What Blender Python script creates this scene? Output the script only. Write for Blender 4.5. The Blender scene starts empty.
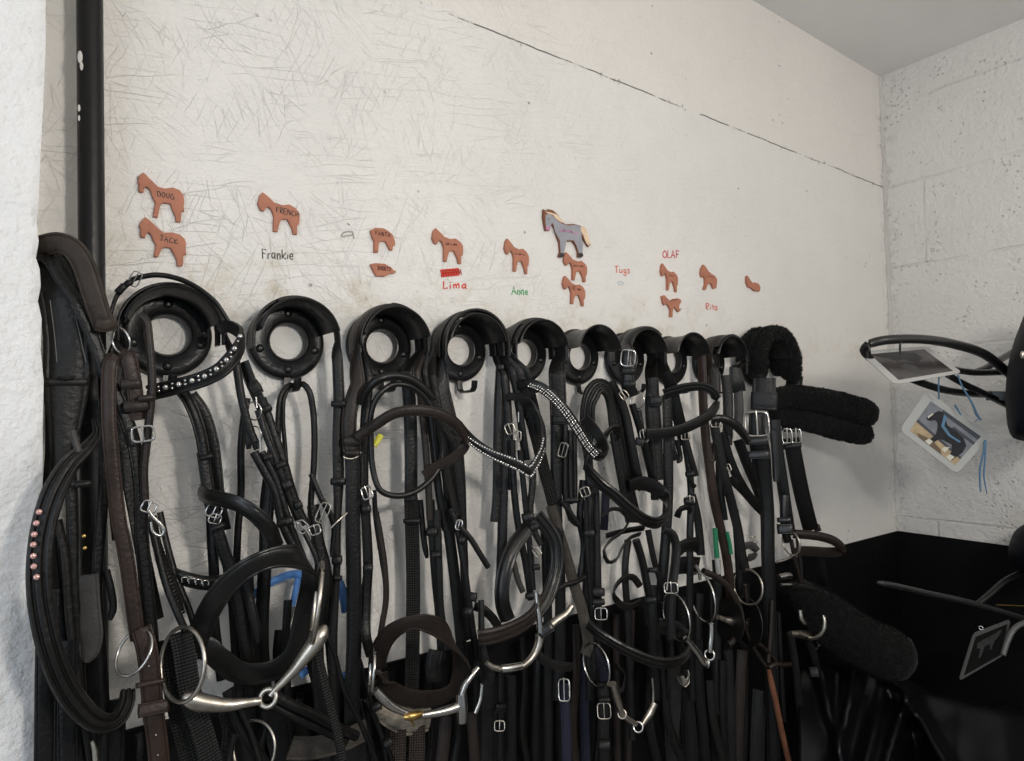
import bpy, bmesh, math, random
from mathutils import Vector, Matrix, Euler, noise
random.seed(7)
C = bpy.context.scene.collection
R = math.radians
# ------------------------------------------------------------------ camera
F = 650.0
CAM = Vector((0.0, -1.0, 1.50))
ROT = Euler((R(92.59), R(0.75), R(-35.84)), 'XYZ').to_matrix()
RIGHT, UP, BACK = ROT.col[0].copy(), ROT.col[1].copy(), ROT.col[2].copy()
cd = bpy.data.cameras.new('camera'); cam = bpy.data.objects.new('camera', cd); C.objects.link(cam)
cam.location = CAM; cam.rotation_euler = (R(92.59), R(0.75), R(-35.84))
cd.sensor_fit = 'HORIZONTAL'; cd.sensor_width = 36.0; cd.lens = 36.0 * F / 1024.0
cd.clip_start = 0.02
bpy.context.scene.camera = cam

def ray(x, y):
    return ROT @ Vector(((x - 512.0) / F, -(y - 380.5) / F, -1.0))
def P(x, y, d=0.0):
    """point seen at a photo position, d centimetres off the back wall (plane y = 0)"""
    r = ray(x, y); t = (-d * 0.01 - CAM.y) / r.y
    return CAM + r * t
XC = P(888.5, 300).x                       # plane of the right wall
def PR(x, y, d=0.0):
    """same, d centimetres off the right wall"""
    r = ray(x, y); t = (XC - d * 0.01 - CAM.x) / r.x
    return CAM + r * t
def mpp(p):
    return -(p - CAM).dot(BACK) / F        # metres for one photo pixel at that distance
HC = P(880, 77).z                          # ceiling height
ZD = (P(893, 533).z + P(681, 585).z) / 2   # top of the black dado

# ------------------------------------------------------------------ materials
def new_mat(name, col, rough=0.5, metal=0.0, bump=0.0, bscale=60.0, var=0.0, vscale=20.0, spec=0.5, coat=0.0, sheen=0.0):
    m = bpy.data.materials.new(name); m.use_nodes = True
    nt = m.node_tree; b = nt.nodes['Principled BSDF']
    b.inputs['Base Color'].default_value = (*col, 1); b.inputs['Roughness'].default_value = rough
    b.inputs['Metallic'].default_value = metal; b.inputs['Specular IOR Level'].default_value = spec
    if coat: b.inputs['Coat Weight'].default_value = coat; b.inputs['Coat Roughness'].default_value = 0.25
    if sheen: b.inputs['Sheen Weight'].default_value = sheen; b.inputs['Sheen Roughness'].default_value = 0.5
    tc = nt.nodes.new('ShaderNodeTexCoord')
    if bump:
        n = nt.nodes.new('ShaderNodeTexNoise'); n.inputs['Scale'].default_value = bscale; n.inputs['Detail'].default_value = 6
        bp = nt.nodes.new('ShaderNodeBump'); bp.inputs['Strength'].default_value = bump; bp.inputs['Distance'].default_value = 0.004
        nt.links.new(tc.outputs['Object'], n.inputs['Vector']); nt.links.new(n.outputs['Fac'], bp.inputs['Height'])
        nt.links.new(bp.outputs['Normal'], b.inputs['Normal'])
    if var:
        n = nt.nodes.new('ShaderNodeTexNoise'); n.inputs['Scale'].default_value = vscale; n.inputs['Detail'].default_value = 5
        r = nt.nodes.new('ShaderNodeValToRGB')
        r.color_ramp.elements[0].position = 0.3; r.color_ramp.elements[1].position = 0.75
        r.color_ramp.elements[0].color = (*[c * (1 - var) for c in col], 1)
        r.color_ramp.elements[1].color = (*[min(1, c * (1 + var)) for c in col], 1)
        nt.links.new(tc.outputs['Object'], n.inputs['Vector']); nt.links.new(n.outputs['Fac'], r.inputs['Fac'])
        nt.links.new(r.outputs['Color'], b.inputs['Base Color'])
    return m
M = {}
M['blk'] = new_mat('black leather', (0.0052, 0.0049, 0.0047), 0.38, bump=0.25, bscale=220, var=0.35, vscale=30, spec=.3)
M['blk2'] = new_mat('worn black leather', (0.0088, 0.0082, 0.0076), 0.44, bump=0.3, bscale=160, var=0.4, vscale=25, spec=.3)
M['shiny'] = new_mat('polished black leather', (0.0075, 0.0071, 0.0068), 0.3, bump=0.12, bscale=200, spec=.42)
M['dkb'] = new_mat('dark brown leather', (0.018, 0.0128, 0.0102), 0.44, bump=0.25, bscale=200, var=0.3, vscale=30, spec=.32)
M['brn'] = new_mat('brown leather', (0.027, 0.0155, 0.0112), 0.44, bump=0.25, bscale=180, var=0.35, vscale=30, spec=.32)
M['crn'] = new_mat('scuffed brown crown leather', (0.034, 0.025, 0.019), 0.52, bump=0.3, bscale=150, var=0.3, vscale=30, spec=.25)
M['tan'] = new_mat('chestnut leather', (0.19, 0.075, 0.04), 0.45, bump=0.25, bscale=180, var=0.3)
M['web'] = new_mat('grey brown webbing', (0.045, 0.038, 0.030), 0.75, bump=0.5, bscale=500, var=0.3, vscale=60)
M['grey'] = new_mat('dusty grey leather', (0.036, 0.033, 0.03), 0.6, bump=0.3, bscale=120, var=0.35)
M['plast'] = new_mat('black moulded plastic', (0.0065, 0.0065, 0.0067), 0.32, bump=0.15, bscale=140, spec=.4)
M['chrome'] = new_mat('bright steel', (0.55, 0.53, 0.50), 0.24, metal=1.0, bump=0.08, bscale=90)
M['steel'] = new_mat('tarnished steel', (0.50, 0.46, 0.40), 0.34, metal=1.0, bump=0.15, bscale=70, var=0.35, vscale=45)
M['brass'] = new_mat('brass', (0.55, 0.36, 0.12), 0.3, metal=1.0)
M['stone'] = new_mat('clear crystal', (0.52, 0.50, 0.48), 0.14, metal=0.75)
M['pink'] = new_mat('pink crystal', (0.62, 0.36, 0.33), 0.15, metal=0.5)
M['thread'] = new_mat('pale stitching', (0.10, 0.098, 0.09), 0.8)
M['fleece'] = new_mat('black fleece', (0.008, 0.0078, 0.0076), 0.95, bump=0.8, bscale=260, spec=0.1, sheen=0.06)
M['fleece2'] = new_mat('dusty black fleece', (0.0072, 0.007, 0.0068), 0.95, bump=0.8, bscale=200, spec=0.1, sheen=0.06, var=0.4, vscale=60)
M['cream'] = new_mat('cream fleece', (0.26, 0.22, 0.17), 0.95, bump=0.8, bscale=200, var=0.4, vscale=60)
M['terra'] = new_mat('terracotta', (0.41, 0.165, 0.10), 0.75, bump=0.2, bscale=150, var=0.14, vscale=50)
M['ink'] = new_mat('black ink', (0.025, 0.022, 0.022), 0.6)
M['inkb'] = new_mat('brown ink', (0.10, 0.03, 0.018), 0.7)
M['red'] = new_mat('red marker', (0.62, 0.055, 0.03), 0.6)
M['ored'] = new_mat('orange red marker', (0.62, 0.12, 0.05), 0.6)
M['pred'] = new_mat('crimson marker', (0.55, 0.05, 0.065), 0.6)
M['green'] = new_mat('green marker', (0.03, 0.33, 0.10), 0.6)
M['smudge'] = new_mat('pale blue smear', (0.50, 0.56, 0.58), 0.8)
M['gsm'] = new_mat('grey scuff', (0.33, 0.32, 0.29), 0.8)
M['hgrey'] = new_mat('grey paint', (0.30, 0.30, 0.33), 0.6, var=0.12, vscale=60)
M['hcream'] = new_mat('cream paint', (0.72, 0.55, 0.38), 0.6, var=0.12, vscale=60)
M['hpink'] = new_mat('pink paint', (0.50, 0.22, 0.36), 0.6)
M['hblack'] = new_mat('black paint spot', (0.015, 0.015, 0.015), 0.5)
M['wood'] = new_mat('wood edge', (0.20, 0.075, 0.04), 0.7)
M['blue'] = new_mat('blue nylon', (0.08, 0.22, 0.52), 0.6, bump=0.3, bscale=500)
M['navy'] = new_mat('navy nylon', (0.006, 0.0075, 0.022), 0.7, bump=0.5, bscale=500)
M['bluestr'] = new_mat('pale blue twine', (0.08, 0.17, 0.27), 0.7)
M['yellow'] = new_mat('yellow plastic', (0.60, 0.58, 0.05), 0.4)
M['grn'] = new_mat('green nylon', (0.01, 0.16, 0.07), 0.6)
M['tubegrey'] = new_mat('grey plastic tube', (0.09, 0.09, 0.09), 0.35)
M['pipe'] = new_mat('black painted pipe', (0.007, 0.007, 0.0075), 0.36, bump=0.2, bscale=60, spec=.3)
M['tubeblk'] = new_mat('black coated tube', (0.012, 0.012, 0.012), 0.33, bump=0.15, bscale=120)
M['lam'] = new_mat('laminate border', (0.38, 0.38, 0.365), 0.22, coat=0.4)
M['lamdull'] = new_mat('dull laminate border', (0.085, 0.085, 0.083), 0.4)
M['ph_dark'] = new_mat('dark print', (0.035, 0.03, 0.03), 0.2, coat=0.6, var=0.6, vscale=22)
M['ph_wall'] = new_mat('grey boarding print', (0.17, 0.18, 0.20), 0.25, var=0.2, vscale=40)
M['ph_line'] = new_mat('dark grey print', (0.055, 0.06, 0.07), 0.25)
M['ph_sand'] = new_mat('sand print', (0.38, 0.29, 0.17), 0.25, var=0.2, vscale=60)
M['ph_shade'] = new_mat('brown print', (0.13, 0.09, 0.055), 0.25)
M['ph_horse'] = new_mat('black horse print', (0.015, 0.014, 0.016), 0.25, var=0.3, vscale=60)
M['ph_white'] = new_mat('white print', (0.55, 0.53, 0.45), 0.25)
M['ph_pale'] = new_mat('faded grey horse print', (0.05, 0.05, 0.05), 0.3, var=0.3, vscale=60)
M['ph_deep'] = new_mat('near black print', (0.009, 0.009, 0.0085), 0.3)
M['saddle'] = new_mat('navy black saddle cover', (0.005, 0.006, 0.010), 0.6, bump=0.2, bscale=60, spec=.2)
M['cover'] = new_mat('shiny black nylon cover', (0.004, 0.004, 0.005), 0.3, bump=0.12, bscale=35, spec=.3)
# strap studded with rubber pimples
def pimple(name, col):
    m = new_mat(name, col, 0.55, spec=.25)
    nt = m.node_tree; b = nt.nodes['Principled BSDF']
    uv = nt.nodes.new('ShaderNodeUVMap'); v = nt.nodes.new('ShaderNodeTexVoronoi')
    v.inputs['Scale'].default_value = 260; v.inputs['Randomness'].default_value = 0.0
    bp = nt.nodes.new('ShaderNodeBump'); bp.inputs['Strength'].default_value = 1.0; bp.inputs['Distance'].default_value = 0.0035; bp.invert = True
    nt.links.new(uv.outputs['UV'], v.inputs['Vector']); nt.links.new(v.outputs['Distance'], bp.inputs['Height'])
    nt.links.new(bp.outputs['Normal'], b.inputs['Normal'])
    return m
M['pim'] = pimple('black pimpled rubber', (0.013, 0.0125, 0.012))
M['pimb'] = pimple('brown pimpled rubber', (0.034, 0.025, 0.02))

# ------------------------------------------------------------------ mesh helpers
class MB:
    def __init__(s): s.v = []; s.f = []; s.uv = {}
    def add(s, vs, fs, uvs=None):
        o = len(s.v); s.v += [Vector(v) for v in vs]
        for i, f in enumerate(fs):
            if uvs: s.uv[len(s.f)] = uvs[i]
            s.f.append(tuple(k + o for k in f))
    def build(s, name, mat, parent=None, smooth=True, sharp=40):
        me = bpy.data.meshes.new(name)
        L = parent_world(parent) if parent is not None else Vector((0, 0, 0))
        me.from_pydata([v - L for v in s.v], [], s.f)
        if s.uv:
            u = me.uv_layers.new(name='UVMap')
            for i, p in enumerate(me.polygons):
                if i in s.uv:
                    for k, li in enumerate(p.loop_indices): u.data[li].uv = s.uv[i][k]
        for mm in (mat if isinstance(mat, (list, tuple)) else [mat]): me.materials.append(M[mm] if isinstance(mm, str) else mm)
        bm = bmesh.new(); bm.from_mesh(me); bmesh.ops.recalc_face_normals(bm, faces=bm.faces)
        if smooth:
            for f in bm.faces: f.smooth = True
            for e in bm.edges:
                if len(e.link_faces) == 2 and e.calc_face_angle(0) > R(sharp): e.smooth = False
        bm.to_mesh(me); bm.free()
        o = bpy.data.objects.new(name, me); C.objects.link(o)
        if parent is not None: o.parent = parent
        return o
def parent_world(p):
    L = Vector((0, 0, 0))
    while p is not None: L += p.location; p = p.parent
    return L
def tag(o, label=None, cat=None, group=None, kind=None):
    if label: o['label'] = label
    if cat: o['category'] = cat
    if group: o['group'] = group
    if kind: o['kind'] = kind
    return o
def thing(name, label, cat, loc, group=None):
    o = bpy.data.objects.new(name, None); C.objects.link(o); o.location = loc
    o.empty_display_size = 0.02
    return tag(o, label, cat, group)

def parse(s, n=3):
    out = []
    for tok in s.split():
        a = [float(q) for q in tok.split(',')]
        out.append(a)
    w = max(len(a) for a in out)
    for i, a in enumerate(out):
        while len(a) < w: a.append(out[i - 1][len(a)] if i else 1.0)
    return out
def catmull(pts, closed=False, step=4.0):
    n = len(pts); res = []
    segs = n if closed else n - 1
    for i in range(segs):
        if closed: p0, p1, p2, p3 = pts[(i - 1) % n], pts[i], pts[(i + 1) % n], pts[(i + 2) % n]
        else:
            p1, p2 = pts[i], pts[i + 1]
            p0 = pts[i - 1] if i > 0 else [2 * a - b for a, b in zip(p1, p2)]
            p3 = pts[i + 2] if i + 2 < n else [2 * b - a for a, b in zip(p1, p2)]
        L = math.hypot(p2[0] - p1[0], p2[1] - p1[1]) + abs(p2[2] - p1[2]) * 5
        def al(a, b): return max(1e-4, (math.hypot(b[0] - a[0], b[1] - a[1]) + abs(b[2] - a[2]) * 5) ** 0.5)
        t0 = 0; t1 = t0 + al(p0, p1); t2 = t1 + al(p1, p2); t3 = t2 + al(p2, p3)
        m = max(2, int(L / step))
        for k in range(m):
            t = t1 + (t2 - t1) * k / m
            q = []
            for c in range(len(p1)):
                A1 = ((t1 - t) * p0[c] + (t - t0) * p1[c]) / (t1 - t0); A2 = ((t2 - t) * p1[c] + (t - t1) * p2[c]) / (t2 - t1); A3 = ((t3 - t) * p2[c] + (t - t2) * p3[c]) / (t3 - t2)
                B1 = ((t2 - t) * A1 + (t - t0) * A2) / (t2 - t0); B2 = ((t3 - t) * A2 + (t - t1) * A3) / (t3 - t1)
                q.append(((t2 - t) * B1 + (t - t1) * B2) / (t2 - t1))
            res.append(q)
    if not closed: res.append(list(pts[-1]))
    return res

PROF = {
 'flat': [(-.5, -.3), (-.46, -.5), (-.2, -.55), (.2, -.55), (.46, -.5), (.5, -.3), (.5, .22), (.46, .45), (.40, .5), (.365, .33), (.33, .5), (.18, .68), (0, .74), (-.18, .68), (-.33, .5), (-.365, .33), (-.40, .5), (-.46, .45), (-.5, .22)],
 # padded strap: raised centre, flat stitched edges, front is +
 'pad': [(-.5, -.4), (-.4, -.55), (0, -.6), (.4, -.55), (.5, -.4), (.5, .25), (.47, .42), (.36, .42), (.30, .62), (.22, 1.0), (.1, 1.12), (0, 1.15), (-.1, 1.12), (-.22, 1.0), (-.30, .62), (-.36, .42), (-.47, .42), (-.5, .25)],
 'ridge': [(-.5, -.4), (-.4, -.6), (0, -.6), (.4, -.6), (.5, -.4), (.5, .4), (.4, .8), (.3, .8), (.24, .35), (.18, .35), (.12, .85), (0, 1.0), (-.12, .85), (-.18, .35), (-.24, .35), (-.3, .8), (-.4, .8), (-.5, .4)],
}
def circ(n): return [(0.5 * math.cos(2 * math.pi * k / n), 0.5 * math.sin(2 * math.pi * k / n)) for k in range(n)]
PROF['roll'] = circ(12)

def sweep(mb, pts, widths, thick, wdirs, prof='flat', closed=False, cap=True, taper_end=0.0):
    """pts world points, widths metres per point, wdirs the width direction hint per point"""
    n = len(pts); pr = PROF[prof]; k = len(pr); rows = []
    W0 = None
    vs = []; length = 0.0; lens = []
    for i in range(n):
        a = pts[i - 1] if (i or closed) else pts[i]; b = pts[(i + 1) % n] if (i < n - 1 or closed) else pts[i]
        T = (b - a)
        T = T.normalized() if T.length > 1e-9 else Vector((0, 0, -1))
        W = wdirs[i] - T * wdirs[i].dot(T)
        if W.length < 0.15 and W0 is not None:
            W = W0 - T * W0.dot(T)
        W.normalize()
        if W0 is not None and W.dot(W0) < 0 and not closed: pass
        W0 = W
        N = W.cross(T).normalized()
        w = widths[i]; th = thick if not isinstance(thick, list) else thick[i]
        if i: length += (pts[i] - pts[i - 1]).length
        lens.append(length)
        for (u, v) in pr: vs.append(pts[i] + W * (u * w) + N * (v * th))
    fs = []; uvs = []
    m = n if closed else n - 1
    for i in range(m):
        j = (i + 1) % n
        l0 = lens[i]; l1 = lens[j] if j > i else lens[i] + 0.005
        for q in range(k):
            r = (q + 1) % k
            fs.append((i * k + q, i * k + r, j * k + r, j * k + q))
            uvs.append(((pr[q][0] * widths[i], l0), (pr[r][0] * widths[i], l0), (pr[r][0] * widths[i], l1), (pr[q][0] * widths[i], l1)))
    if not closed and cap:
        fs.append(tuple(range(k))[::-1]); uvs.append([(0, 0)] * k)
        fs.append(tuple((n - 1) * k + q for q in range(k))); uvs.append([(0, 0)] * k)
    mb.add(vs, fs, uvs)

def camdir(p): return (CAM - p).normalized()
def strap(par, name, w, s, mat='blk', tw=0.0, wax=None, prof='flat', closed=False, th=0.0032, tip=False, label=None, side=P, mb=None, rk=None):
    """leather strap along photo positions 'x,y,d[,w-scale]'; w in photo pixels; wax = (view, up, right) mix that the width follows"""
    raw = parse(s)
    pp = catmull(raw, closed)
    pts = [side(q[0], q[1], q[2]) for q in pp]
    ws = []; wd = []
    n = len(pts)
    for i, p in enumerate(pts):
        sc = pp[i][3] if len(pp[i]) > 3 else 1.0
        ws.append(w * mpp(p) * sc)
        a = pts[max(0, i - 1)] if not closed else pts[i - 1]; b = pts[min(n - 1, i + 1)] if not closed else pts[(i + 1) % n]
        T = (b - a).normalized(); N = camdir(p)
        if wax is None:
            W = T.cross(N)
            if W.length < 1e-3: W = RIGHT.copy()
            W.normalize(); N2 = W.cross(T) * -1
            t_ = tw + (9 * math.sin(i * .11 + raw[0][0]) if n > 12 else 0)      # leather never hangs dead flat
            W = W * math.cos(R(t_)) + N * math.sin(R(t_))
        else:
            W = N * wax[0] + UP * wax[1] + RIGHT * wax[2]
        wd.append(W)
    if wax is not None:                          # raised side outwards
        m = max(range(n), key=lambda i: pp[i][2])
        T = (pts[(m + 1) % n] - pts[m - 1]) if 0 < m < n - 1 or closed else (pts[min(n - 1, m + 1)] - pts[max(0, m - 1)])
        W = wd[m] - T.normalized() * wd[m].dot(T.normalized())
        if W.cross(T).dot(camdir(pts[m])) < 0: wd = [-q for q in wd]
    if rk is not None:                           # the strap first lies over the shelf of rack rk[0]
        i_, d_, a0, a1 = rk[:4]; off = rk[4] if len(rk) > 4 else .002
        c = RC[i_]; r = RR + .001 + off; arc = []; Y = Vector((0, 1, 0))
        for k in range(17):
            q = R(a0 + (a1 - a0) * k / 16); arc.append(Vector((c.x + r * math.sin(q), -d_ * .01, c.z + r * math.cos(q))))
        e = arc[-1]; g = pts[0]; drop = [e.lerp(g, k / 5) for k in range(1, 5)]
        for k, q in enumerate(drop): q.y += 0.004 * math.sin(math.pi * (k + 1) / 5)
        w1 = wd[0] if wd[0].y >= 0 else -wd[0]
        flip = wd[0].y < 0
        if flip: wd = [-q for q in wd]
        wd = [Y] * 17 + [Y.lerp(w1, (k + 1) / 5) for k in range(4)] + wd
        ws = [ws[0]] * 21 + ws; pts = arc + drop + pts; n = len(pts)
    if tip and not closed:                       # rounded pointed strap end
        for k, f in enumerate((0.55, 0.85)):
            if n > 3 + k: ws[n - 1 - k] *= f
    own = mb is None
    if own: mb = MB()
    sweep(mb, pts, ws, th if prof != 'roll' else [q for q in ws], wd, prof, closed)
    if not own: return None
    o = mb.build(name, mat, par)
    if label: o['label'] = label
    return o
def tube(par, name, s, mat, label=None, side=P, closed=False, n=12, k=1.0):
    """round bar along 'x,y,d,r' (r in photo pixels)"""
    pp = catmull(parse(s), closed, 3.0); pts = [side(*q[:3]) for q in pp]
    mb = MB(); PROF['c'] = circ(n)
    ws = [2 * q[3] * mpp(p) * k for q, p in zip(pp, pts)]
    wd = []
    ref = RIGHT * 0.83 + UP * 0.41 + BACK * 0.37
    sweep(mb, pts, ws, ws, [ref] * len(pts), 'c', closed)
    o = mb.build(name, mat, par)
    if label: o['label'] = label
    return o
def frame(p, ang=0.0):
    n = camdir(p); r = (RIGHT - n * RIGHT.dot(n)).normalized(); u = n.cross(r)
    if ang:
        c, s = math.cos(R(ang)), math.sin(R(ang)); r, u = r * c + u * s, u * c - r * s
    return r, u, n
def poly_tube(mb, pts, rad, n=8, closed=True):
    PROF['c8'] = circ(n)
    ref = Vector((0.31, 0.77, 0.55))
    sweep(mb, pts, [2 * rad] * len(pts), [2 * rad] * len(pts), [ref] * len(pts), 'c8', closed)
def ring(par, name, x, y, d, rad, minor=2.0, yaw=0.0, ang=0.0, mat='chrome', a0=0, a1=360, side=P, sq=1.0):
    p = side(x, y, d); r, u, n = frame(p, ang); s = mpp(p)
    r = (r * math.cos(R(yaw)) + n * math.sin(R(yaw)))
    full = (a1 - a0) >= 360; N = 40
    pts = [p + (r * math.cos(R(a0 + (a1 - a0) * k / (N if full else N - 1))) + u * math.sin(R(a0 + (a1 - a0) * k / (N if full else N - 1))) * sq) * rad * s for k in range(N)]
    mb = MB(); poly_tube(mb, pts, minor * s * 0.5, 10, full)
    return mb.build(name, mat, par)
def buckle(par, x, y, d, w, h, ang=0.0, mat='chrome', minor=1.7, side=P, yaw=0):
    p = side(x, y, d); r, u, n = frame(p, ang); s = mpp(p)
    if yaw: r = r * math.cos(R(yaw)) + n * math.sin(R(yaw))
    mb = MB(); pts = []
    N = 24
    for k in range(N):                          # rounded rectangle
        a = 2 * math.pi * k / N; c, q = math.cos(a), math.sin(a); e = 0.45
        pts.append(p + (r * (abs(c) ** e * math.copysign(1, c)) * w / 2 + u * (abs(q) ** e * math.copysign(1, q)) * h / 2) * s + n * 0.002)
    poly_tube(mb, pts, minor * s * 0.5, 8)
    poly_tube(mb, [p + u * (-h / 2) * s + n * .002, p + n * 0.006, p + u * (h / 2 + 1) * s + n * .005], minor * s * 0.42, 8, False)
    return mb.build('buckle', mat, par)
def keeper(par, x, y, d, w, h, ang=0.0, mat='blk', side=P, name='keeper', depth=0.009):
    """leather loop round a strap"""
    p = side(x, y, d); r, u, n = frame(p, ang); s = mpp(p)
    mb = MB(); N = 20; a = w * s / 2; b = depth / 2; pts = []
    for k in range(N):
        t = 2 * math.pi * k / N; c, q = math.cos(t), math.sin(t); e = 0.4
        pts.append(p + r * (abs(c) ** e * math.copysign(1, c)) * a + n * (abs(q) ** e * math.copysign(1, q)) * b)
    sweep(mb, pts, [h * s] * N, 0.0022, [u] * N, 'flat', True)
    return mb.build(name, mat, par)
def blob(mb, p, rad, n=8, m=5, squash=(1, 1, 1), axes=None):
    ax = axes or (Vector((1, 0, 0)), Vector((0, 1, 0)), Vector((0, 0, 1)))
    vs = []; fs = []
    for i in range(1, m):
        a = math.pi * i / m
        for k in range(n):
            t = 2 * math.pi * k / n
            vs.append(p + (ax[0] * math.sin(a) * math.cos(t) * squash[0] + ax[1] * math.sin(a) * math.sin(t) * squash[1] + ax[2] * math.cos(a) * squash[2]) * rad)
    for i in range(m - 2):
        for k in range(n): fs.append((i * n + k, i * n + (k + 1) % n, (i + 1) * n + (k + 1) % n, (i + 1) * n + k))
    vs += [p + ax[2] * rad * squash[2], p - ax[2] * rad * squash[2]]
    t, b = len(vs) - 2, len(vs) - 1
    for k in range(n):
        fs.append((t, (k + 1) % n, k)); fs.append((b, (m - 2) * n + k, (m - 2) * n + (k + 1) % n))
    mb.add(vs, fs)
def box(mb, lo, hi):
    x0, y0, z0 = lo; x1, y1, z1 = hi
    mb.add([(x0, y0, z0), (x1, y0, z0), (x1, y1, z0), (x0, y1, z0), (x0, y0, z1), (x1, y0, z1), (x1, y1, z1), (x0, y1, z1)],
           [(0, 3, 2, 1), (4, 5, 6, 7), (0, 1, 5, 4), (1, 2, 6, 5), (2, 3, 7, 6), (3, 0, 4, 7)])
# ------------------------------------------------------------------ room
class NT:
    def __init__(s, name):
        s.m = bpy.data.materials.new(name); s.m.use_nodes = True; s.t = s.m.node_tree; s.b = s.t.nodes['Principled BSDF']
        s.tc = s.t.nodes.new('ShaderNodeTexCoord').outputs['Object']
    def n(s, typ, **kw):
        nd = s.t.nodes.new(typ)
        for k, v in kw.items():
            if k.startswith('i_'): nd.inputs[k[2:].replace('_', ' ')].default_value = v
            else: setattr(nd, k, v)
        return nd
    def l(s, a, b): s.t.links.new(a, b)
    def math(s, op, a, b=None, clamp=False):
        nd = s.t.nodes.new('ShaderNodeMath'); nd.operation = op; nd.use_clamp = clamp
        for i, q in enumerate((a, b)):
            if q is None: continue
            if isinstance(q, (int, float)): nd.inputs[i].default_value = q
            else: s.l(q, nd.inputs[i])
        return nd.outputs[0]
    def mapping(s, scale=(1, 1, 1), rot=(0, 0, 0), loc=(0, 0, 0), src=None):
        nd = s.t.nodes.new('ShaderNodeMapping'); nd.inputs['Scale'].default_value = scale; nd.inputs['Rotation'].default_value = rot; nd.inputs['Location'].default_value = loc
        s.l(src or s.tc, nd.inputs['Vector']); return nd.outputs[0]
    def noise(s, scale, detail=4, src=None, rough=0.55):
        nd = s.n('ShaderNodeTexNoise'); nd.inputs['Scale'].default_value = scale; nd.inputs['Detail'].default_value = detail; nd.inputs['Roughness'].default_value = rough
        s.l(src or s.tc, nd.inputs['Vector']); return nd.outputs['Fac']
    def ramp(s, fac, p0, p1, c0=0.0, c1=1.0):
        nd = s.n('ShaderNodeMapRange'); nd.inputs['From Min'].default_value = p0; nd.inputs['From Max'].default_value = p1; nd.inputs['To Min'].default_value = c0; nd.inputs['To Max'].default_value = c1
        nd.clamp = True
        s.l(fac, nd.inputs['Value']); return nd.outputs['Result']
    def mix(s, fac, a, b):
        nd = s.n('ShaderNodeMix', data_type='RGBA')
        if isinstance(fac, (int, float)): nd.inputs['Factor'].default_value = fac
        else: s.l(fac, nd.inputs['Factor'])
        for q, i in ((a, 6), (b, 7)):
            if isinstance(q, tuple): nd.inputs[i].default_value = (*q, 1)
            else: s.l(q, nd.inputs[i])
        return nd.outputs[2]
    def bump(s, h, strength, dist):
        nd = s.n('ShaderNodeBump'); nd.inputs['Strength'].default_value = strength; nd.inputs['Distance'].default_value = dist
        s.l(h, nd.inputs['Height']); return nd.outputs['Normal']

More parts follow.
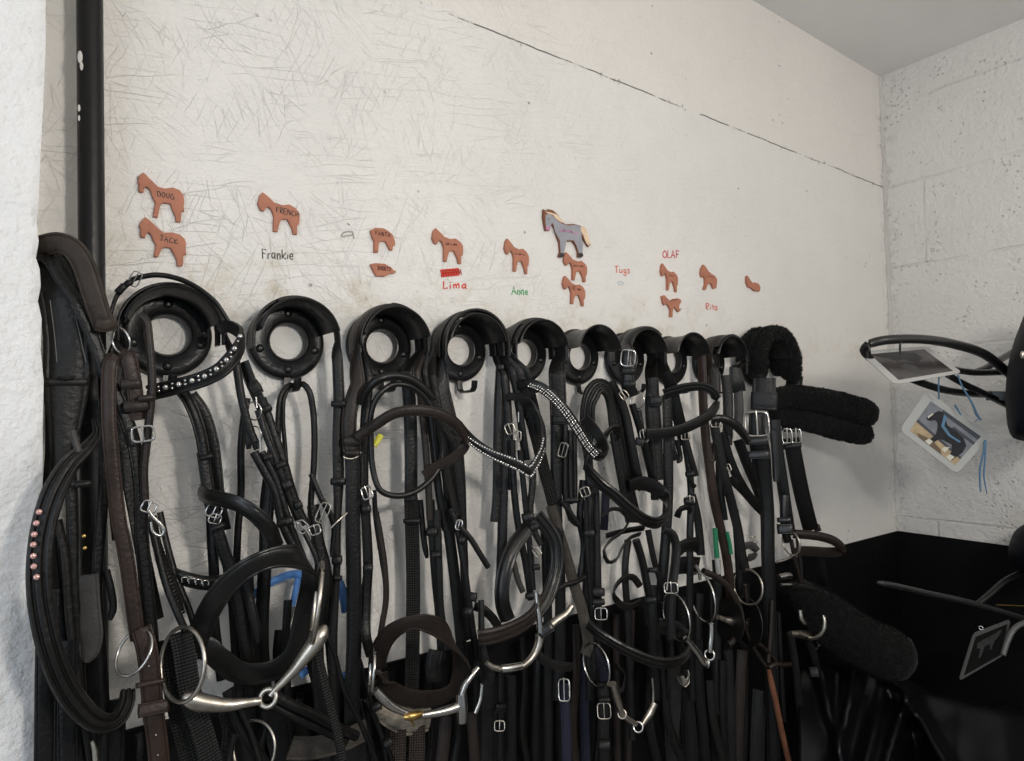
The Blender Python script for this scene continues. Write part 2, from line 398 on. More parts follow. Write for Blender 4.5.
def mat_osb():
    """white paint over flake board: crossed flake edges, a black board joint, dirt"""
    k = NT('white painted flake board'); sep = k.n('ShaderNodeSeparateXYZ'); k.l(k.tc, sep.inputs[0]); X, Z = sep.outputs[0], sep.outputs[2]
    wob = k.n('ShaderNodeTexNoise'); wob.inputs['Scale'].default_value = 9; wob.inputs['Detail'].default_value = 3; k.l(k.tc, wob.inputs['Vector'])
    add = k.n('ShaderNodeVectorMath', operation='MULTIPLY_ADD'); k.l(wob.outputs['Color'], add.inputs[0]); add.inputs[1].default_value = (.022, 0, .022); k.l(k.tc, add.inputs[2])
    lines = None
    for i, (a, sx, sz) in enumerate(((10, 5, 50), (-38, 6, 62), (68, 5.5, 54), (-72, 7, 60))):
        v = k.n('ShaderNodeTexVoronoi', feature='DISTANCE_TO_EDGE'); v.inputs['Scale'].default_value = 1.0
        k.l(k.mapping((sx, 1, sz), (0, 0, 0), (i * 3.1, 0, i * 1.7), src=k.mapping((1, 0, 1), (0, R(a), 0), src=add.outputs[0])), v.inputs['Vector'])
        ln = k.ramp(v.outputs['Distance'], 0.0, 0.0125, 1.0, 0.0)
        ms = k.ramp(k.noise(9 + i, 3, src=k.mapping((1, 1, 1), loc=(i * 5, 0, 2 * i))), 0.46, 0.60)
        ln = k.math('MULTIPLY', ln, ms)
        lines = ln if lines is None else k.math('MAXIMUM', lines, ln)
    fade = k.ramp(X, 0.2, 1.1, 1.0, 0.28)                       # the sheet near the pipe is rougher
    lines = k.math('MULTIPLY', lines, fade)
    h = k.math('ADD', k.math('MULTIPLY', k.noise(24, 6), 1.3), k.math('MULTIPLY', k.noise(120, 3, src=k.mapping((1, 1, 2.2))), 0.5))
    v2 = k.n('ShaderNodeTexVoronoi', feature='F1'); v2.inputs['Scale'].default_value = 1.0
    k.l(k.mapping((16, 1, 70), (0, 0, 0), (1.3, 0, .7), src=k.mapping((1, 0, 1), (0, R(8), 0), src=add.outputs[0])), v2.inputs['Vector'])
    sv = k.n('ShaderNodeSeparateColor'); k.l(v2.outputs['Color'], sv.inputs[0])
    h = k.math('ADD', h, k.math('MULTIPLY', sv.outputs[0], k.math('MULTIPLY', fade, 0.75)))
    h = k.math('SUBTRACT', h, k.math('MULTIPLY', lines, 0.55))
    # joint between the boards
    a, b = P(418, 0), P(882, 187.6)
    zc = (a.z + b.z) / 2
    wz = k.math('MULTIPLY', k.math('SUBTRACT', k.noise(8, 4), 0.5), 0.012)
    dz = k.math('ABSOLUTE', k.math('ADD', k.math('SUBTRACT', Z, zc), wz))
    jt = k.math('MULTIPLY', k.ramp(dz, 0.0006, 0.0022, 1.0, 0.0), k.ramp(k.noise(6, 6, rough=0.7), 0.44, 0.52))
    cb = k.math('MULTIPLY', k.ramp(dz, 0.0, 0.012, 1.0, 0.0), k.ramp(k.noise(60, 4), 0.60, 0.66))
    jt = k.math('MULTIPLY', k.math('MAXIMUM', jt, k.math('MULTIPLY', cb, 0.8)), 0.92)
    base = k.mix(k.ramp(k.noise(2.3, 5), 0.35, 0.7), (0.72, 0.70, 0.665), (0.78, 0.755, 0.715))
    base = k.mix(k.math('MULTIPLY', k.ramp(Z, zc, zc + .004), .45), base, (0.77, 0.715, 0.67))
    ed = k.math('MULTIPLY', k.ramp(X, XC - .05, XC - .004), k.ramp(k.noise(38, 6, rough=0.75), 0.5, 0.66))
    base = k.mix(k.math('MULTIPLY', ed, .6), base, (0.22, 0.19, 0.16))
    # tan grime where the tack rubs, a little above the racks
    zr = P(288, 300).z
    gr = k.math('MULTIPLY', k.ramp(k.math('ABSOLUTE', k.math('SUBTRACT', Z, zr + 0.01)), 0.0, 0.09, 1.0, 0.0), k.ramp(k.noise(13, 6, rough=0.7), 0.5, 0.72))
    gr = k.math('MULTIPLY', gr, k.ramp(X, 0.9, 1.5, 0.95, 0.4))
    base = k.mix(gr, base, (0.45, 0.37, 0.24))
    base = k.mix(k.math('MULTIPLY', lines, 0.15), base, (0.25, 0.22, 0.19))
    sp = k.n('ShaderNodeTexVoronoi', feature='F1'); sp.inputs['Scale'].default_value = 26; k.l(k.tc, sp.inputs['Vector'])
    spk = k.math('MULTIPLY', k.ramp(sp.outputs['Distance'], 0.05, 0.10, 1.0, 0.0), k.ramp(k.noise(5, 2), 0.55, 0.6))
    base = k.mix(k.math('MULTIPLY', spk, 0.7), base, (0.12, 0.11, 0.10))
    base = k.mix(jt, base, (0.025, 0.023, 0.02))
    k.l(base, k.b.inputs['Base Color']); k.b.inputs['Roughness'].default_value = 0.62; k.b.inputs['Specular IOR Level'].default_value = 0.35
    k.l(k.bump(h, 0.6, 0.0045), k.b.inputs['Normal'])
    return k.m
def mat_block(axis='y'):
    """white painted block wall with rubbed-in joints"""
    k = NT('white painted blockwork'); sep = k.n('ShaderNodeSeparateXYZ'); k.l(k.tc, sep.inputs[0])
    cmb = k.n('ShaderNodeCombineXYZ'); k.l(sep.outputs[1], cmb.inputs[0]); k.l(sep.outputs[2], cmb.inputs[1])
    zs = [PR(885, 107.5).z, PR(884, 188.5).z]
    rh = abs(zs[0] - zs[1])
    br = k.n('ShaderNodeTexBrick'); br.inputs['Scale'].default_value = 1.0; br.inputs['Brick Width'].default_value = rh * 2.05; br.inputs['Row Height'].default_value = rh
    br.inputs['Mortar Size'].default_value = 0.005; br.inputs['Mortar Smooth'].default_value = 0.6
    off = zs[1] % rh
    wob = k.n('ShaderNodeTexNoise'); wob.inputs['Scale'].default_value = 6; wob.inputs['Detail'].default_value = 4; k.l(cmb.outputs[0], wob.inputs['Vector'])
    ad = k.n('ShaderNodeVectorMath', operation='MULTIPLY_ADD'); k.l(wob.outputs['Color'], ad.inputs[0]); ad.inputs[1].default_value = (.014, .014, 0); k.l(k.mapping((1, 1, 1), loc=(.11, -off - .007, 0), src=cmb.outputs[0]), ad.inputs[2])
    k.l(ad.outputs[0], br.inputs['Vector'])
    mor = k.math('MULTIPLY', br.outputs['Fac'], k.ramp(k.noise(4, 5, rough=0.65), 0.38, 0.56))
    h = k.math('ADD', k.math('MULTIPLY', k.noise(70, 5, rough=0.6), 1.1), k.math('MULTIPLY', k.noise(18, 5), 0.8))
    pit = k.n('ShaderNodeTexVoronoi', feature='F1'); pit.inputs['Scale'].default_value = 75; k.l(k.tc, pit.inputs['Vector'])
    pm = k.math('MULTIPLY', k.ramp(pit.outputs['Distance'], 0.10, 0.28, 1.0, 0.0), k.ramp(k.noise(12, 3), 0.52, 0.60))
    h = k.math('SUBTRACT', k.math('SUBTRACT', h, k.math('MULTIPLY', pm, 1.0)), k.math('MULTIPLY', mor, 0.4))
    base = k.mix(k.ramp(k.noise(2.5, 5), 0.35, 0.7), (0.655, 0.64, 0.62), (0.715, 0.70, 0.675))
    base = k.mix(k.math('MULTIPLY', mor, 0.14), base, (0.28, 0.26, 0.24))
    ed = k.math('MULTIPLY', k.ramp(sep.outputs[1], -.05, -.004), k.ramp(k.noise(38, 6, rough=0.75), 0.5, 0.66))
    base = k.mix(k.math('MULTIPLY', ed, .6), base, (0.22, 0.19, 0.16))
    cr = k.math('MULTIPLY', k.ramp(pit.outputs['Distance'], 0.06, 0.16, 1.0, 0.0), k.ramp(k.noise(9, 3), 0.60, 0.66))
    base = k.mix(k.math('MULTIPLY', cr, 0.8), base, (0.08, 0.07, 0.06))
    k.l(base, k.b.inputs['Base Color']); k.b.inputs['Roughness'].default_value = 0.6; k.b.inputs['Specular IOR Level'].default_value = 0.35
    k.l(k.bump(h, 0.75, 0.006), k.b.inputs['Normal'])
    return k.m
def mat_rough(name, c0, c1, bump=0.5, sc=40, rough=0.65, specks=0.0):
    k = NT(name)
    base = k.mix(k.ramp(k.noise(3, 5), 0.35, 0.7), c0, c1)
    if specks: base = k.mix(k.math('MULTIPLY', k.ramp(k.noise(45, 6, rough=0.7), 0.62, 0.72), specks), base, (0.35, 0.31, 0.26))
    k.l(base, k.b.inputs['Base Color']); k.b.inputs['Roughness'].default_value = rough
    h = k.math('ADD', k.noise(sc, 5), k.math('MULTIPLY', k.noise(sc * 4, 4), 0.4))
    k.l(k.bump(h, bump, 0.005), k.b.inputs['Normal']); return k.m
def mat_dado():
    k = NT('black painted board')
    sc = k.math('MULTIPLY', k.ramp(k.noise(28, 8, rough=0.8, src=k.mapping((1, 1, .35))), 0.58, 0.74), k.ramp(k.noise(3.3, 2), 0.5, 0.62))
    base = k.mix(k.math('MULTIPLY', sc, 0.5), (0.003, 0.003, 0.0033), (0.08, 0.08, 0.08))
    k.l(base, k.b.inputs['Base Color']); k.b.inputs['Roughness'].default_value = 0.6; k.b.inputs['Specular IOR Level'].default_value = 0.15
    k.l(k.bump(k.noise(60, 5), 0.3, 0.003), k.b.inputs['Normal']); return k.m

YB = -2.6; XL = -1.4
def slab(name, lo, hi, mat, kind='structure'):
    mb = MB(); box(mb, lo, hi); o = mb.build(name, mat, None, smooth=False); o['kind'] = kind; return o
osb, blockw, dado = mat_osb(), mat_block(), mat_dado()
slab('wall_back', (XL, 0, 0), (XC + .1, .1, HC + .1), osb)
slab('wall_right', (XC, YB, 0), (XC + .12, 0, HC + .1), blockw)
slab('ceiling', (XL, YB, HC), (XC + .12, 0.1, HC + .12), mat_rough('pale grey ceiling paint', (0.66, 0.65, 0.64), (0.72, 0.71, 0.70), 0.18, 30))
slab('floor', (XL, YB, -.1), (XC + .1, .1, 0), mat_rough('concrete floor', (0.16, 0.155, 0.15), (0.22, 0.21, 0.2), 0.4, 30))
slab('baseboard_back', (0.0, -0.005, 0), (XC, 0, ZD), dado)
slab('baseboard_right', (XC - 0.005, YB, 0), (XC, -0.005, ZD), dado)
# wall end beside the racks: rough rendered pier with a broken arris
mb = MB()
edge = parse("50,-20 48,0 48,40 46,90 44,130 42,170 41,200 39,222 41,240 38,256 42,268 43,285 40,300 44,318 43,350 46,380 45,430 45,470 44,520 45,600 42,700 42,800 42,880")
pd = 14.0
rows = []
for k2, (x, y) in enumerate(edge):
    p = P(x, y, pd); rows.append((p.x, p.z))
rows = [(rows[0][0], HC)] + rows + [(rows[-1][0], 0.0)]
vs = []; fs = []
for (x, z) in rows:
    vs += [(-1.0, -pd * .01, z), (x - .012, -pd * .01, z), (x - .002, -pd * .01 + .008, z), (x - .004, 0, z)]
for i in range(len(rows) - 1):
    for k2 in range(3): fs.append((i * 4 + k2, i * 4 + k2 + 1, i * 4 + 5 + k2, i * 4 + 4 + k2))
mb.add(vs, fs); o = mb.build('wall_left', mat_rough('white render', (0.68, 0.685, 0.69), (0.78, 0.785, 0.79), 1.0, 26, 0.7, 0.35)); o['kind'] = 'structure'
# caulked corner
mb = MB(); vs = []; fs = []; N = 120
for i in range(N + 1):
    z = ZD + (HC - ZD) * i / N
    w1 = 0.008 + 0.008 * noise.noise(Vector((0, 3, z * 14))) + 0.004 * noise.noise(Vector((7, 3, z * 60)))
    w2 = 0.010 + 0.008 * noise.noise(Vector((5, 9, z * 11))) + 0.005 * noise.noise(Vector((2, 8, z * 55)))
    w1 = max(w1, .003); w2 = max(w2, .003); b = 0.004 + 0.003 * noise.noise(Vector((1, 1, z * 40)))
    vs += [(XC - w1, -0.0005, z), (XC - b - .001, -b - .001, z), (XC - 0.0005, -w2, z)]
for i in range(N):
    for k2 in range(2): fs.append((i * 3 + k2, i * 3 + k2 + 1, i * 3 + 4 + k2, i * 3 + 3 + k2))
mb.add(vs, fs)
o = mb.build('trim_1', mat_rough('painted corner filler', (0.52, 0.50, 0.47), (0.62, 0.60, 0.57), 1.0, 50, 0.65, 0.9)); o['kind'] = 'structure'

M['chip'] = new_mat('bare pale chip', (0.55, 0.54, 0.52), 0.7)
# black pipe running up the wall
a, b = P(89.5, -30, 4), P(93, 420, 4)
pr_ = mpp(P(90, 100, 4)) * 11.6
root = thing('pipe', 'black painted pipe running up the white wall beside the wall end', 'pipe', (b.x, b.y, 0.0))
mb = MB(); PROF['c24'] = circ(24)
dirv = (a - b).normalized(); top = b + dirv * ((HC - b.z) / dirv.z); bot = b - dirv * ((b.z - 0.02) / dirv.z)
pts = [bot.lerp(top, i / 12) for i in range(13)]
sweep(mb, pts, [2 * pr_] * 13, [2 * pr_] * 13, [RIGHT] * 13, 'c24'); mb.build('tube', 'pipe', root)
for (x, y, r_) in ((80, 57, 2.2), (81.5, 66, 1.5), (79, 108, 1.2), (79, 118, 1.0)):
    q = P(x, y, 4); n_ = camdir(q)
    mb = MB(); blob(mb, q + n_ * pr_ * .96, mpp(q) * r_, 8, 5, (1, .3, 3)); mb.build('paint_chip', 'chip', root)

# ------------------------------------------------------------------ bridle racks
RPX = [(168, 335), (288.5, 341.5), (382, 346), (461, 350), (525, 353.5), (580, 356.5), (628, 358.5), (673, 360.5), (712, 362), (758, 363.5)]
RC = [P(x, y, 1.6) for x, y in RPX]
RR = 0.057
RLAB = ['bare side of a black plastic bridle rack nearest the black pipe',
 'black plastic bridle rack second from the black pipe, white wall showing through its hole',
 'black plastic bridle rack under the headless and broken terracotta plaques',
 'black plastic bridle rack under the red handwriting, its hook empty',
 'black plastic bridle rack right below the green handwriting',
 'bare topped black bridle rack under the grey painted horse plaque',
 'black bridle rack with a buckled strap lying across it',
 'bare topped black bridle rack under the plaque stack below the crimson capitals',
 'black bridle rack carrying a wide brown strap, next to the fleece',
 'black bridle rack mostly buried under the black fleece headpiece']
RLAB[0] = 'black plastic bridle rack nearest the black pipe, studded browband hanging before it'
def make_rack(i):
    c = Vector((RC[i].x, 0, RC[i].z))
    t = thing('bridle_rack', RLAB[i], 'bridle rack', c, 'black bridle racks in a row on the wall')
    # ring plate
    mb = MB(); prof = [(.0262, .002), (.0262, .013), (.0272, .0162), (.0292, .0168), (.032, .0148), (.046, .0142), (.052, .0138), (.0555, .0115), (RR, .008), (RR, .002)]
    N = 64; vs = []; fs = []; k = len(prof)
    for a in range(N):
        t_ = 2 * math.pi * a / N
        for (r, y) in prof: vs.append(c + Vector((r * math.cos(t_), -y, r * math.sin(t_))))
    for a in range(N):
        b = (a + 1) % N
        for q in range(k): fs.append((a * k + q, a * k + (q + 1) % k, b * k + (q + 1) % k, b * k + q))
    mb.add(vs, fs); mb.build('ring_plate', 'plast', t)
    # curved shelf with a flared lip
    mb = MB(); R0 = RR - .003
    ou = [(.012, R0), (.03, R0 - .0012), (.05, R0 - .0012), (.066, R0 + .0005), (.074, R0 + .0035), (.078, R0 + .0045)]
    pf = ou + [(.079, R0 + .002)] + [(y, r - .0032) for (y, r) in reversed(ou)]
    A0, A1, N = -77, 77, 40; k = len(pf); vs = []; fs = []
    for a in range(N + 1):
        t_ = R(A0 + (A1 - A0) * a / N)
        for (y, r) in pf: vs.append(c + Vector((r * math.sin(t_), -y, r * math.cos(t_))))
    for a in range(N):
        for q in range(k): fs.append((a * k + q, a * k + (q + 1) % k, (a + 1) * k + (q + 1) % k, (a + 1) * k + q))
    fs.append(tuple(range(k))); fs.append(tuple(N * k + q for q in reversed(range(k))))
    mb.add(vs, fs); mb.build('shelf', 'plast', t)
    for (sx, sz) in ((-.041, -.012), (.041, -.012), (0, -.0425), (0, .0425)):
        mb = MB(); p = c + Vector((sx, -.0145, sz)); lo = Vector((1, 0, 0)), Vector((0, 0, 1)), Vector((0, -1, 0))
        blob(mb, p, .0062, 14, 6, (1, 1, .45), lo)
        mb.build('screw', 'plast', t)
    # hook
    mb = MB(); z0 = c.z - RR
    pts = [Vector((c.x, -.010, z0 + .012)), Vector((c.x, -.0105, z0 - .006)), Vector((c.x, -.012, z0 - .014)), Vector((c.x, -.019, z0 - .0175)), Vector((c.x, -.035, z0 - .0175)), Vector((c.x, -.052, z0 - .0165)), Vector((c.x, -.058, z0 - .011)), Vector((c.x, -.060, z0 + .001))]
    sweep(mb, pts, [.011] * len(pts), .0035, [Vector((1, 0, 0))] * len(pts), 'flat'); mb.build('hook', 'plast', t)
    return t
racks = [make_rack(i) for i in range(len(RC))]
def over(par, i, d, w, off=0.0, a0=-92, a1=92, tl=0.03, tr=0.03, mat='blk', name='headpiece', th=0.004, dl=0.0, dr=0.0, prof='flat', xl=0.0, xr=0.0):
    """strap laid across rack i, d cm off the wall, w metres wide, tails hanging"""
    c = RC[i]; r = RR - .003 + .004 + off; pts = []
    for k in range(5): pts.append(Vector((c.x - r * math.cos(R(90 + a0)) * 0 + r * math.sin(R(a0)) + xl * (1 - k / 5), -d * .01 - dl * (1 - k / 5), c.z + r * math.cos(R(a0)) - tl * (1 - k / 5))))
    for k in range(25):
        a = R(a0 + (a1 - a0) * k / 24); pts.append(Vector((c.x + r * math.sin(a), -d * .01, c.z + r * math.cos(a))))
    for k in range(1, 6): pts.append(Vector((c.x + r * math.sin(R(a1)) + xr * k / 5, -d * .01 - dr * k / 5, c.z + r * math.cos(R(a1)) - tr * k / 5)))
    mb = MB(); sweep(mb, pts, [w] * len(pts), th, [Vector((0, 1, 0))] * len(pts), prof)
    return mb.build(name, mat, par)
# ------------------------------------------------------------------ horse plaques and handwriting
FONT = {
 'A': (.7, ["0,0 .32,1 .66,0", ".12,.38 .54,.38"]), 'C': (.6, [".58,.85 .3,1 .04,.6 .1,.15 .35,0 .58,.15"]), 'D': (.65, [".08,0 .08,1", "0,1 .35,.95 .6,.6 .5,.15 .05,0"]),
 'E': (.55, [".5,1 .05,1 .05,0 .52,0", ".05,.52 .42,.52"]), 'F': (.55, [".05,0 .05,1 .55,1", ".05,.55 .42,.55"]), 'G': (.68, [".6,.85 .3,1 .05,.6 .1,.15 .35,0 .62,.15 .62,.45 .38,.45"]),
 'H': (.62, [".05,0 .05,1", ".57,0 .57,1", ".05,.5 .57,.5"]), 'J': (.55, [".1,1 .55,1", ".35,1 .35,.2 .2,0 .02,.15"]), 'K': (.6, [".06,0 .06,1", ".55,1 .08,.45 .58,0"]),
 'L': (.55, [".05,1 .05,0 .52,.03"]), 'N': (.65, [".05,0 .05,1 .58,0 .58,1"]), 'O': (.68, [".33,1 .06,.7 .06,.25 .33,0 .6,.25 .6,.7 .33,1"]), 'R': (.6, [".06,0 .06,1 .45,.95 .5,.65 .08,.5 .56,0"]),
 'S': (.55, [".5,.88 .25,1 .06,.78 .25,.52 .5,.3 .3,0 .04,.12"]), 'T': (.6, ["0,1 .6,1", ".3,1 .3,0"]), 'U': (.62, [".05,1 .05,.25 .28,0 .55,.25 .55,1"]), 'Y': (.6, [".02,1 .3,.5 .58,1", ".3,.5 .22,-.1"]),
 'a': (.55, [".45,.5 .25,.6 .05,.3 .2,0 .42,.2 .45,.58", ".45,.4 .46,.1 .55,0"]), 'n': (.5, [".05,.6 .05,0", ".05,.4 .25,.6 .42,.45 .43,0"]), 'r': (.38, [".05,.6 .05,0", ".05,.38 .2,.58 .36,.55"]),
 'k': (.48, [".05,1 .05,0", ".42,.65 .08,.3 .46,0"]), 'i': (.22, [".1,.55 .1,0", ".1,.78 .11,.84"]), 'e': (.48, [".05,.32 .42,.34 .3,.58 .1,.5 .05,.2 .22,0 .44,.1"]), 'm': (.75, [".05,.6 .05,0", ".05,.4 .2,.6 .35,.45 .35,0", ".35,.42 .52,.6 .66,.45 .68,0"]),
 'u': (.5, [".05,.6 .07,.1 .25,0 .42,.2 .44,.6", ".44,.3 .46,0"]), 'g': (.5, [".42,.5 .22,.6 .05,.35 .2,.05 .42,.25 .44,.6", ".43,.4 .42,-.25 .2,-.4 .05,-.25"]), 's': (.42, [".36,.55 .15,.6 .08,.42 .32,.22 .22,0 .03,.06"]), 't': (.36, [".18,.85 .18,.1 .32,0", ".02,.6 .34,.6"]),
 '~': (.6, ["0,.2 .1,.8 .2,.1 .3,.85 .4,.15 .5,.8 .6,.3"]), '=': (.5, ["0,.3 .2,.6 .3,.2 .5,.5"]),
}
def write(par, name, txt, x0, y0, x1, y1, h, w, mat, d=0.05, gap=.14, label=None, jit=0.0):
    tot = sum(FONT[c][0] + gap for c in txt) - gap
    L = math.hypot(x1 - x0, y1 - y0); ux, uy = (x1 - x0) / L, (y1 - y0) / L
    k = L / tot; cur = 0; mb = MB()
    for c in txt:
        wd_, st = FONT[c]
        jy = random.uniform(-jit, jit)
        for s in st:
            q = [[float(a) for a in p.split(',')] for p in s.split()]
            toks = []
            for (a, b) in q:
                a += random.uniform(-.05, .05); b += random.uniform(-.07, .07)
                X = x0 + ux * k * (cur + a); Y = y0 + uy * k * (cur + a) - h * (b + jy)
                toks.append('%.3f,%.3f,%.3f' % (X, Y, d))
            pts = [P(*[float(v) for v in t.split(',')]) for t in toks]
            if len(pts) > 3:
                pp = catmull([[*map(float, t.split(','))] for t in toks], False, 1.0); pts = [P(*v[:3]) for v in pp]
            pts = [p + Vector((0, random.uniform(-.00004, .00004), 0)) for p in pts]
            sweep(mb, pts, [w * mpp(p) for p in pts], .0005, [(pts[min(i + 1, len(pts) - 1)] - pts[max(i - 1, 0)]).cross(Vector((0, 1, 0))) for i in range(len(pts))], 'flat')
        cur += wd_ + gap
    return tag(mb.build(name, mat, par), label)
def plate(par, name, pts, d0, d1, mat, bev=0.0007, side=P):
    """outline in photo positions, a slab between d0 and d1 centimetres off the wall, edges rounded"""
    f = [side(x, y, d1) for x, y in pts]
    nrm = Vector((0, -1, 0)) if side is P else Vector((-1, 0, 0))
    th = (d1 - d0) * .01
    me = bpy.data.meshes.new(name); bm = bmesh.new()
    L = parent_world(par) if par is not None else Vector((0, 0, 0))
    face = bm.faces.new([bm.verts.new(p - L) for p in f])
    bm.normal_update()
    if face.normal.dot(nrm) < 0: face.normal_flip()
    r = bmesh.ops.extrude_face_region(bm, geom=[face])
    bmesh.ops.translate(bm, vec=-nrm * th, verts=[v for v in r['geom'] if isinstance(v, bmesh.types.BMVert)])
    bmesh.ops.recalc_face_normals(bm, faces=bm.faces)
    if bev:
        ed = [e for e in bm.edges if len(e.link_faces) == 2 and max(len(x.verts) for x in e.link_faces) > 4 and all(abs((v.co - (f[0] - L)).dot(nrm)) < 1e-5 for v in e.verts)]
        bmesh.ops.bevel(bm, geom=ed, offset=bev, segments=2, affect='EDGES', clamp_overlap=True)
    bmesh.ops.triangulate(bm, faces=[x for x in bm.faces if len(x.verts) > 4])
    bm.to_mesh(me); bm.free()
    me.materials.append(M[mat])
    o = bpy.data.objects.new(name, me); C.objects.link(o)
    if par is not None: o.parent = par
    return o
def conv(s, x0, y0, k): return [(x0 + a / k, y0 + b / k) for a, b in (map(float, t.split(',')) for t in s.split())]
HS = conv("505,160 508,143 512,128 522,117 535,127 550,140 565,155 595,165 620,162 645,178 657,195 658,215 655,235 648,240 648,272 634,270 630,250 620,230 612,216 598,216 587,222 580,245 577,262 562,260 562,235 563,205 555,182 545,171 537,172 528,186 516,184 511,175", 120, 160, 3.657)
DG = conv("65,78 72,55 85,45 95,52 105,65 120,78 140,98 165,104 195,100 218,110 232,128 236,150 233,170 236,186 226,187 224,200 222,226 206,226 203,205 192,180 185,160 160,155 148,163 143,185 138,210 122,206 124,185 130,157 118,132 110,108 100,98 90,100 86,117 74,118 68,105 71,92", 120, 160, 3.657)
JK = conv("70,240 78,222 92,208 102,215 118,228 140,250 160,265 190,264 218,272 236,287 242,305 240,325 243,345 233,348 230,386 210,388 208,365 196,340 186,322 165,318 152,325 142,350 136,355 124,350 128,330 132,310 120,290 114,272 104,263 96,270 92,284 78,282 74,268 76,252", 120, 160, 3.657)
def fit(o, x0, y0, x1, y1):
    a = min(p[0] for p in o); b = max(p[0] for p in o); c = min(p[1] for p in o); d = max(p[1] for p in o)
    return [(x0 + (p[0] - a) / (b - a) * (x1 - x0), y0 + (p[1] - c) / (d - c) * (y1 - y0)) for p in o]
PL = [
 (DG, 'terracotta horse plaque nearest the black pipe, upper of the pair', ('DOUG', 157.5, 196, 174, 199.5, 5.2)),
 (JK, 'terracotta horse plaque directly above the rack nearest the pipe, lower of the pair', ('JACK', 160, 240, 177.5, 244.5, 5.2)),
 (HS, 'lone terracotta horse plaque above the black handwriting', ('FRENCH', 276.5, 212, 298.5, 217, 5.2)),
 (conv("142,188 165,175 205,178 232,195 248,210 256,238 258,257 248,262 245,280 232,278 222,255 212,238 190,238 182,250 178,290 160,290 160,240 150,215", 340, 190, 4.655), 'headless terracotta horse plaque above the small broken fragment', ('FANTA', 375.5, 234.5, 390.5, 237, 4)),
 (conv("142,345 165,340 210,343 240,360 249,372 262,376 258,386 235,390 210,402 170,400 158,380", 340, 190, 4.655), 'legless terracotta plaque fragment under the headless horse', ('SHORTY', 377.5, 269.5, 391, 271.5, 4)),
 (fit(HS, 432.4, 228, 463.5, 263.7), 'terracotta horse plaque above the solid red scribble', ('~=~', 446, 245.5, 457, 246.5, 3.4)),
 (fit(HS, 504.8, 238.3, 529.3, 273.8), 'terracotta horse plaque above the green handwriting', ('=~=', 515, 255, 525, 256, 2.6)),
 (fit(HS, 564, 252, 587.5, 282), 'terracotta horse plaque immediately below the grey painted horse', ('~~', 573.5, 267, 584, 267.5, 2.4)),
 (fit(HS, 563, 275.5, 585.6, 306), 'terracotta horse plaque second below the grey painted horse', ('E~', 572.5, 289, 581, 291.5, 3)),
 (fit(HS, 661, 263.2, 678.3, 292), 'terracotta horse plaque below the crimson capital letters', ('=', 669, 276.5, 674, 277, 2.2)),
 (conv("540,435 552,430 562,442 575,455 590,445 605,443 617,447 621,458 614,468 612,480 618,495 608,500 598,485 590,478 586,500 585,520 575,520 576,490 567,472 560,466 552,472 546,462", 530, 190, 4.096), 'broken terracotta horse plaque with one front leg, lower of the pair under crimson capitals', ('=', 670, 302, 677, 300, 2.2)),
 (conv("700,340 703,320 712,305 722,315 732,332 745,343 760,352 768,368 767,385 764,402 752,405 745,385 735,382 728,390 722,408 712,407 718,385 718,365 712,350 706,358 702,352", 530, 190, 4.096), 'terracotta horse plaque above the short orange handwriting, hind legs chipped', ('=', 708.5, 277.5, 714, 278, 2.2)),
 (conv("887,352 893,350 902,366 912,380 922,378 938,384 945,398 942,415 922,413 908,402 894,396 887,376", 530, 190, 4.096), 'small terracotta plaque fragment without legs, nearest the corner', None),
]
for pts, lab, tx in PL:
    cx_, cy_ = sum(p[0] for p in pts) / len(pts), sum(p[1] for p in pts) / len(pts)
    t = thing('horse_plaque', lab, 'wall plaque', P(cx_, cy_, 0.05), 'terracotta horse plaques on the white wall')
    plate(t, 'body', pts, 0.03, 0.55, 'terra')
    if tx:
        s, x0, y0, x1, y1, h = tx
        write(t, 'lettering', s, x0, y0, x1, y1, h, 0.75 if h > 3.5 else 0.6, 'ink' if h > 4.5 else 'inkb', 0.575, gap=.2)
# the grey painted horse
gh = conv("57,78 65,85 75,78 95,82 115,100 135,130 145,140 180,138 208,146 225,158 240,190 249,225 241,232 228,212 213,190 211,215 215,255 219,272 198,275 198,250 188,225 175,209 152,209 142,230 138,266 130,276 118,272 125,250 122,215 112,190 105,160 92,140 82,150 80,166 65,166 60,140 55,110", 530, 190, 4.096)
t = thing('horse_plaque', 'larger grey painted wooden horse plaque with cream mane and tail', 'wall plaque', P(567, 235, 0.05))
plate(t, 'body', gh, 0.03, 0.62, 'wood')
K = (540, 215, 16.92)
plate(t, 'coat', conv("95,10 130,-20 180,-10 230,30 280,80 340,130 420,165 500,180 600,165 680,190 712,230 712,290 700,350 725,500 720,640 660,640 620,520 575,430 450,430 435,520 405,640 350,640 340,430 260,290 220,130 190,150 170,250 110,250 95,130", *K), 0.60, 0.66, 'hgrey', 0)
plate(t, 'mane', conv("95,-60 190,-40 290,-10 350,60 405,130 350,120 270,60 220,0 130,-30", *K), 0.60, 0.69, 'hcream', 0)
plate(t, 'tail', conv("690,200 740,190 790,250 820,370 855,480 825,520 780,470 735,340 690,260", *K), 0.60, 0.69, 'hcream', 0)
for s in ("340,650 400,645 405,690 370,720 330,700", "655,650 720,645 735,690 690,722 650,690"): plate(t, 'hoof', conv(s, *K), 0.60, 0.68, 'hblack', 0)
plate(t, 'eye', conv("138,60 158,62 155,82 138,80", *K), 0.60, 0.68, 'hblack', 0)
plate(t, 'muzzle', conv("100,200 170,190 165,250 110,255", *K), 0.60, 0.68, 'hpink', 0)
write(t, 'lettering', '~~=', 560, 232, 578.5, 235.5, 4.2, 1.1, 'hpink', 0.69)
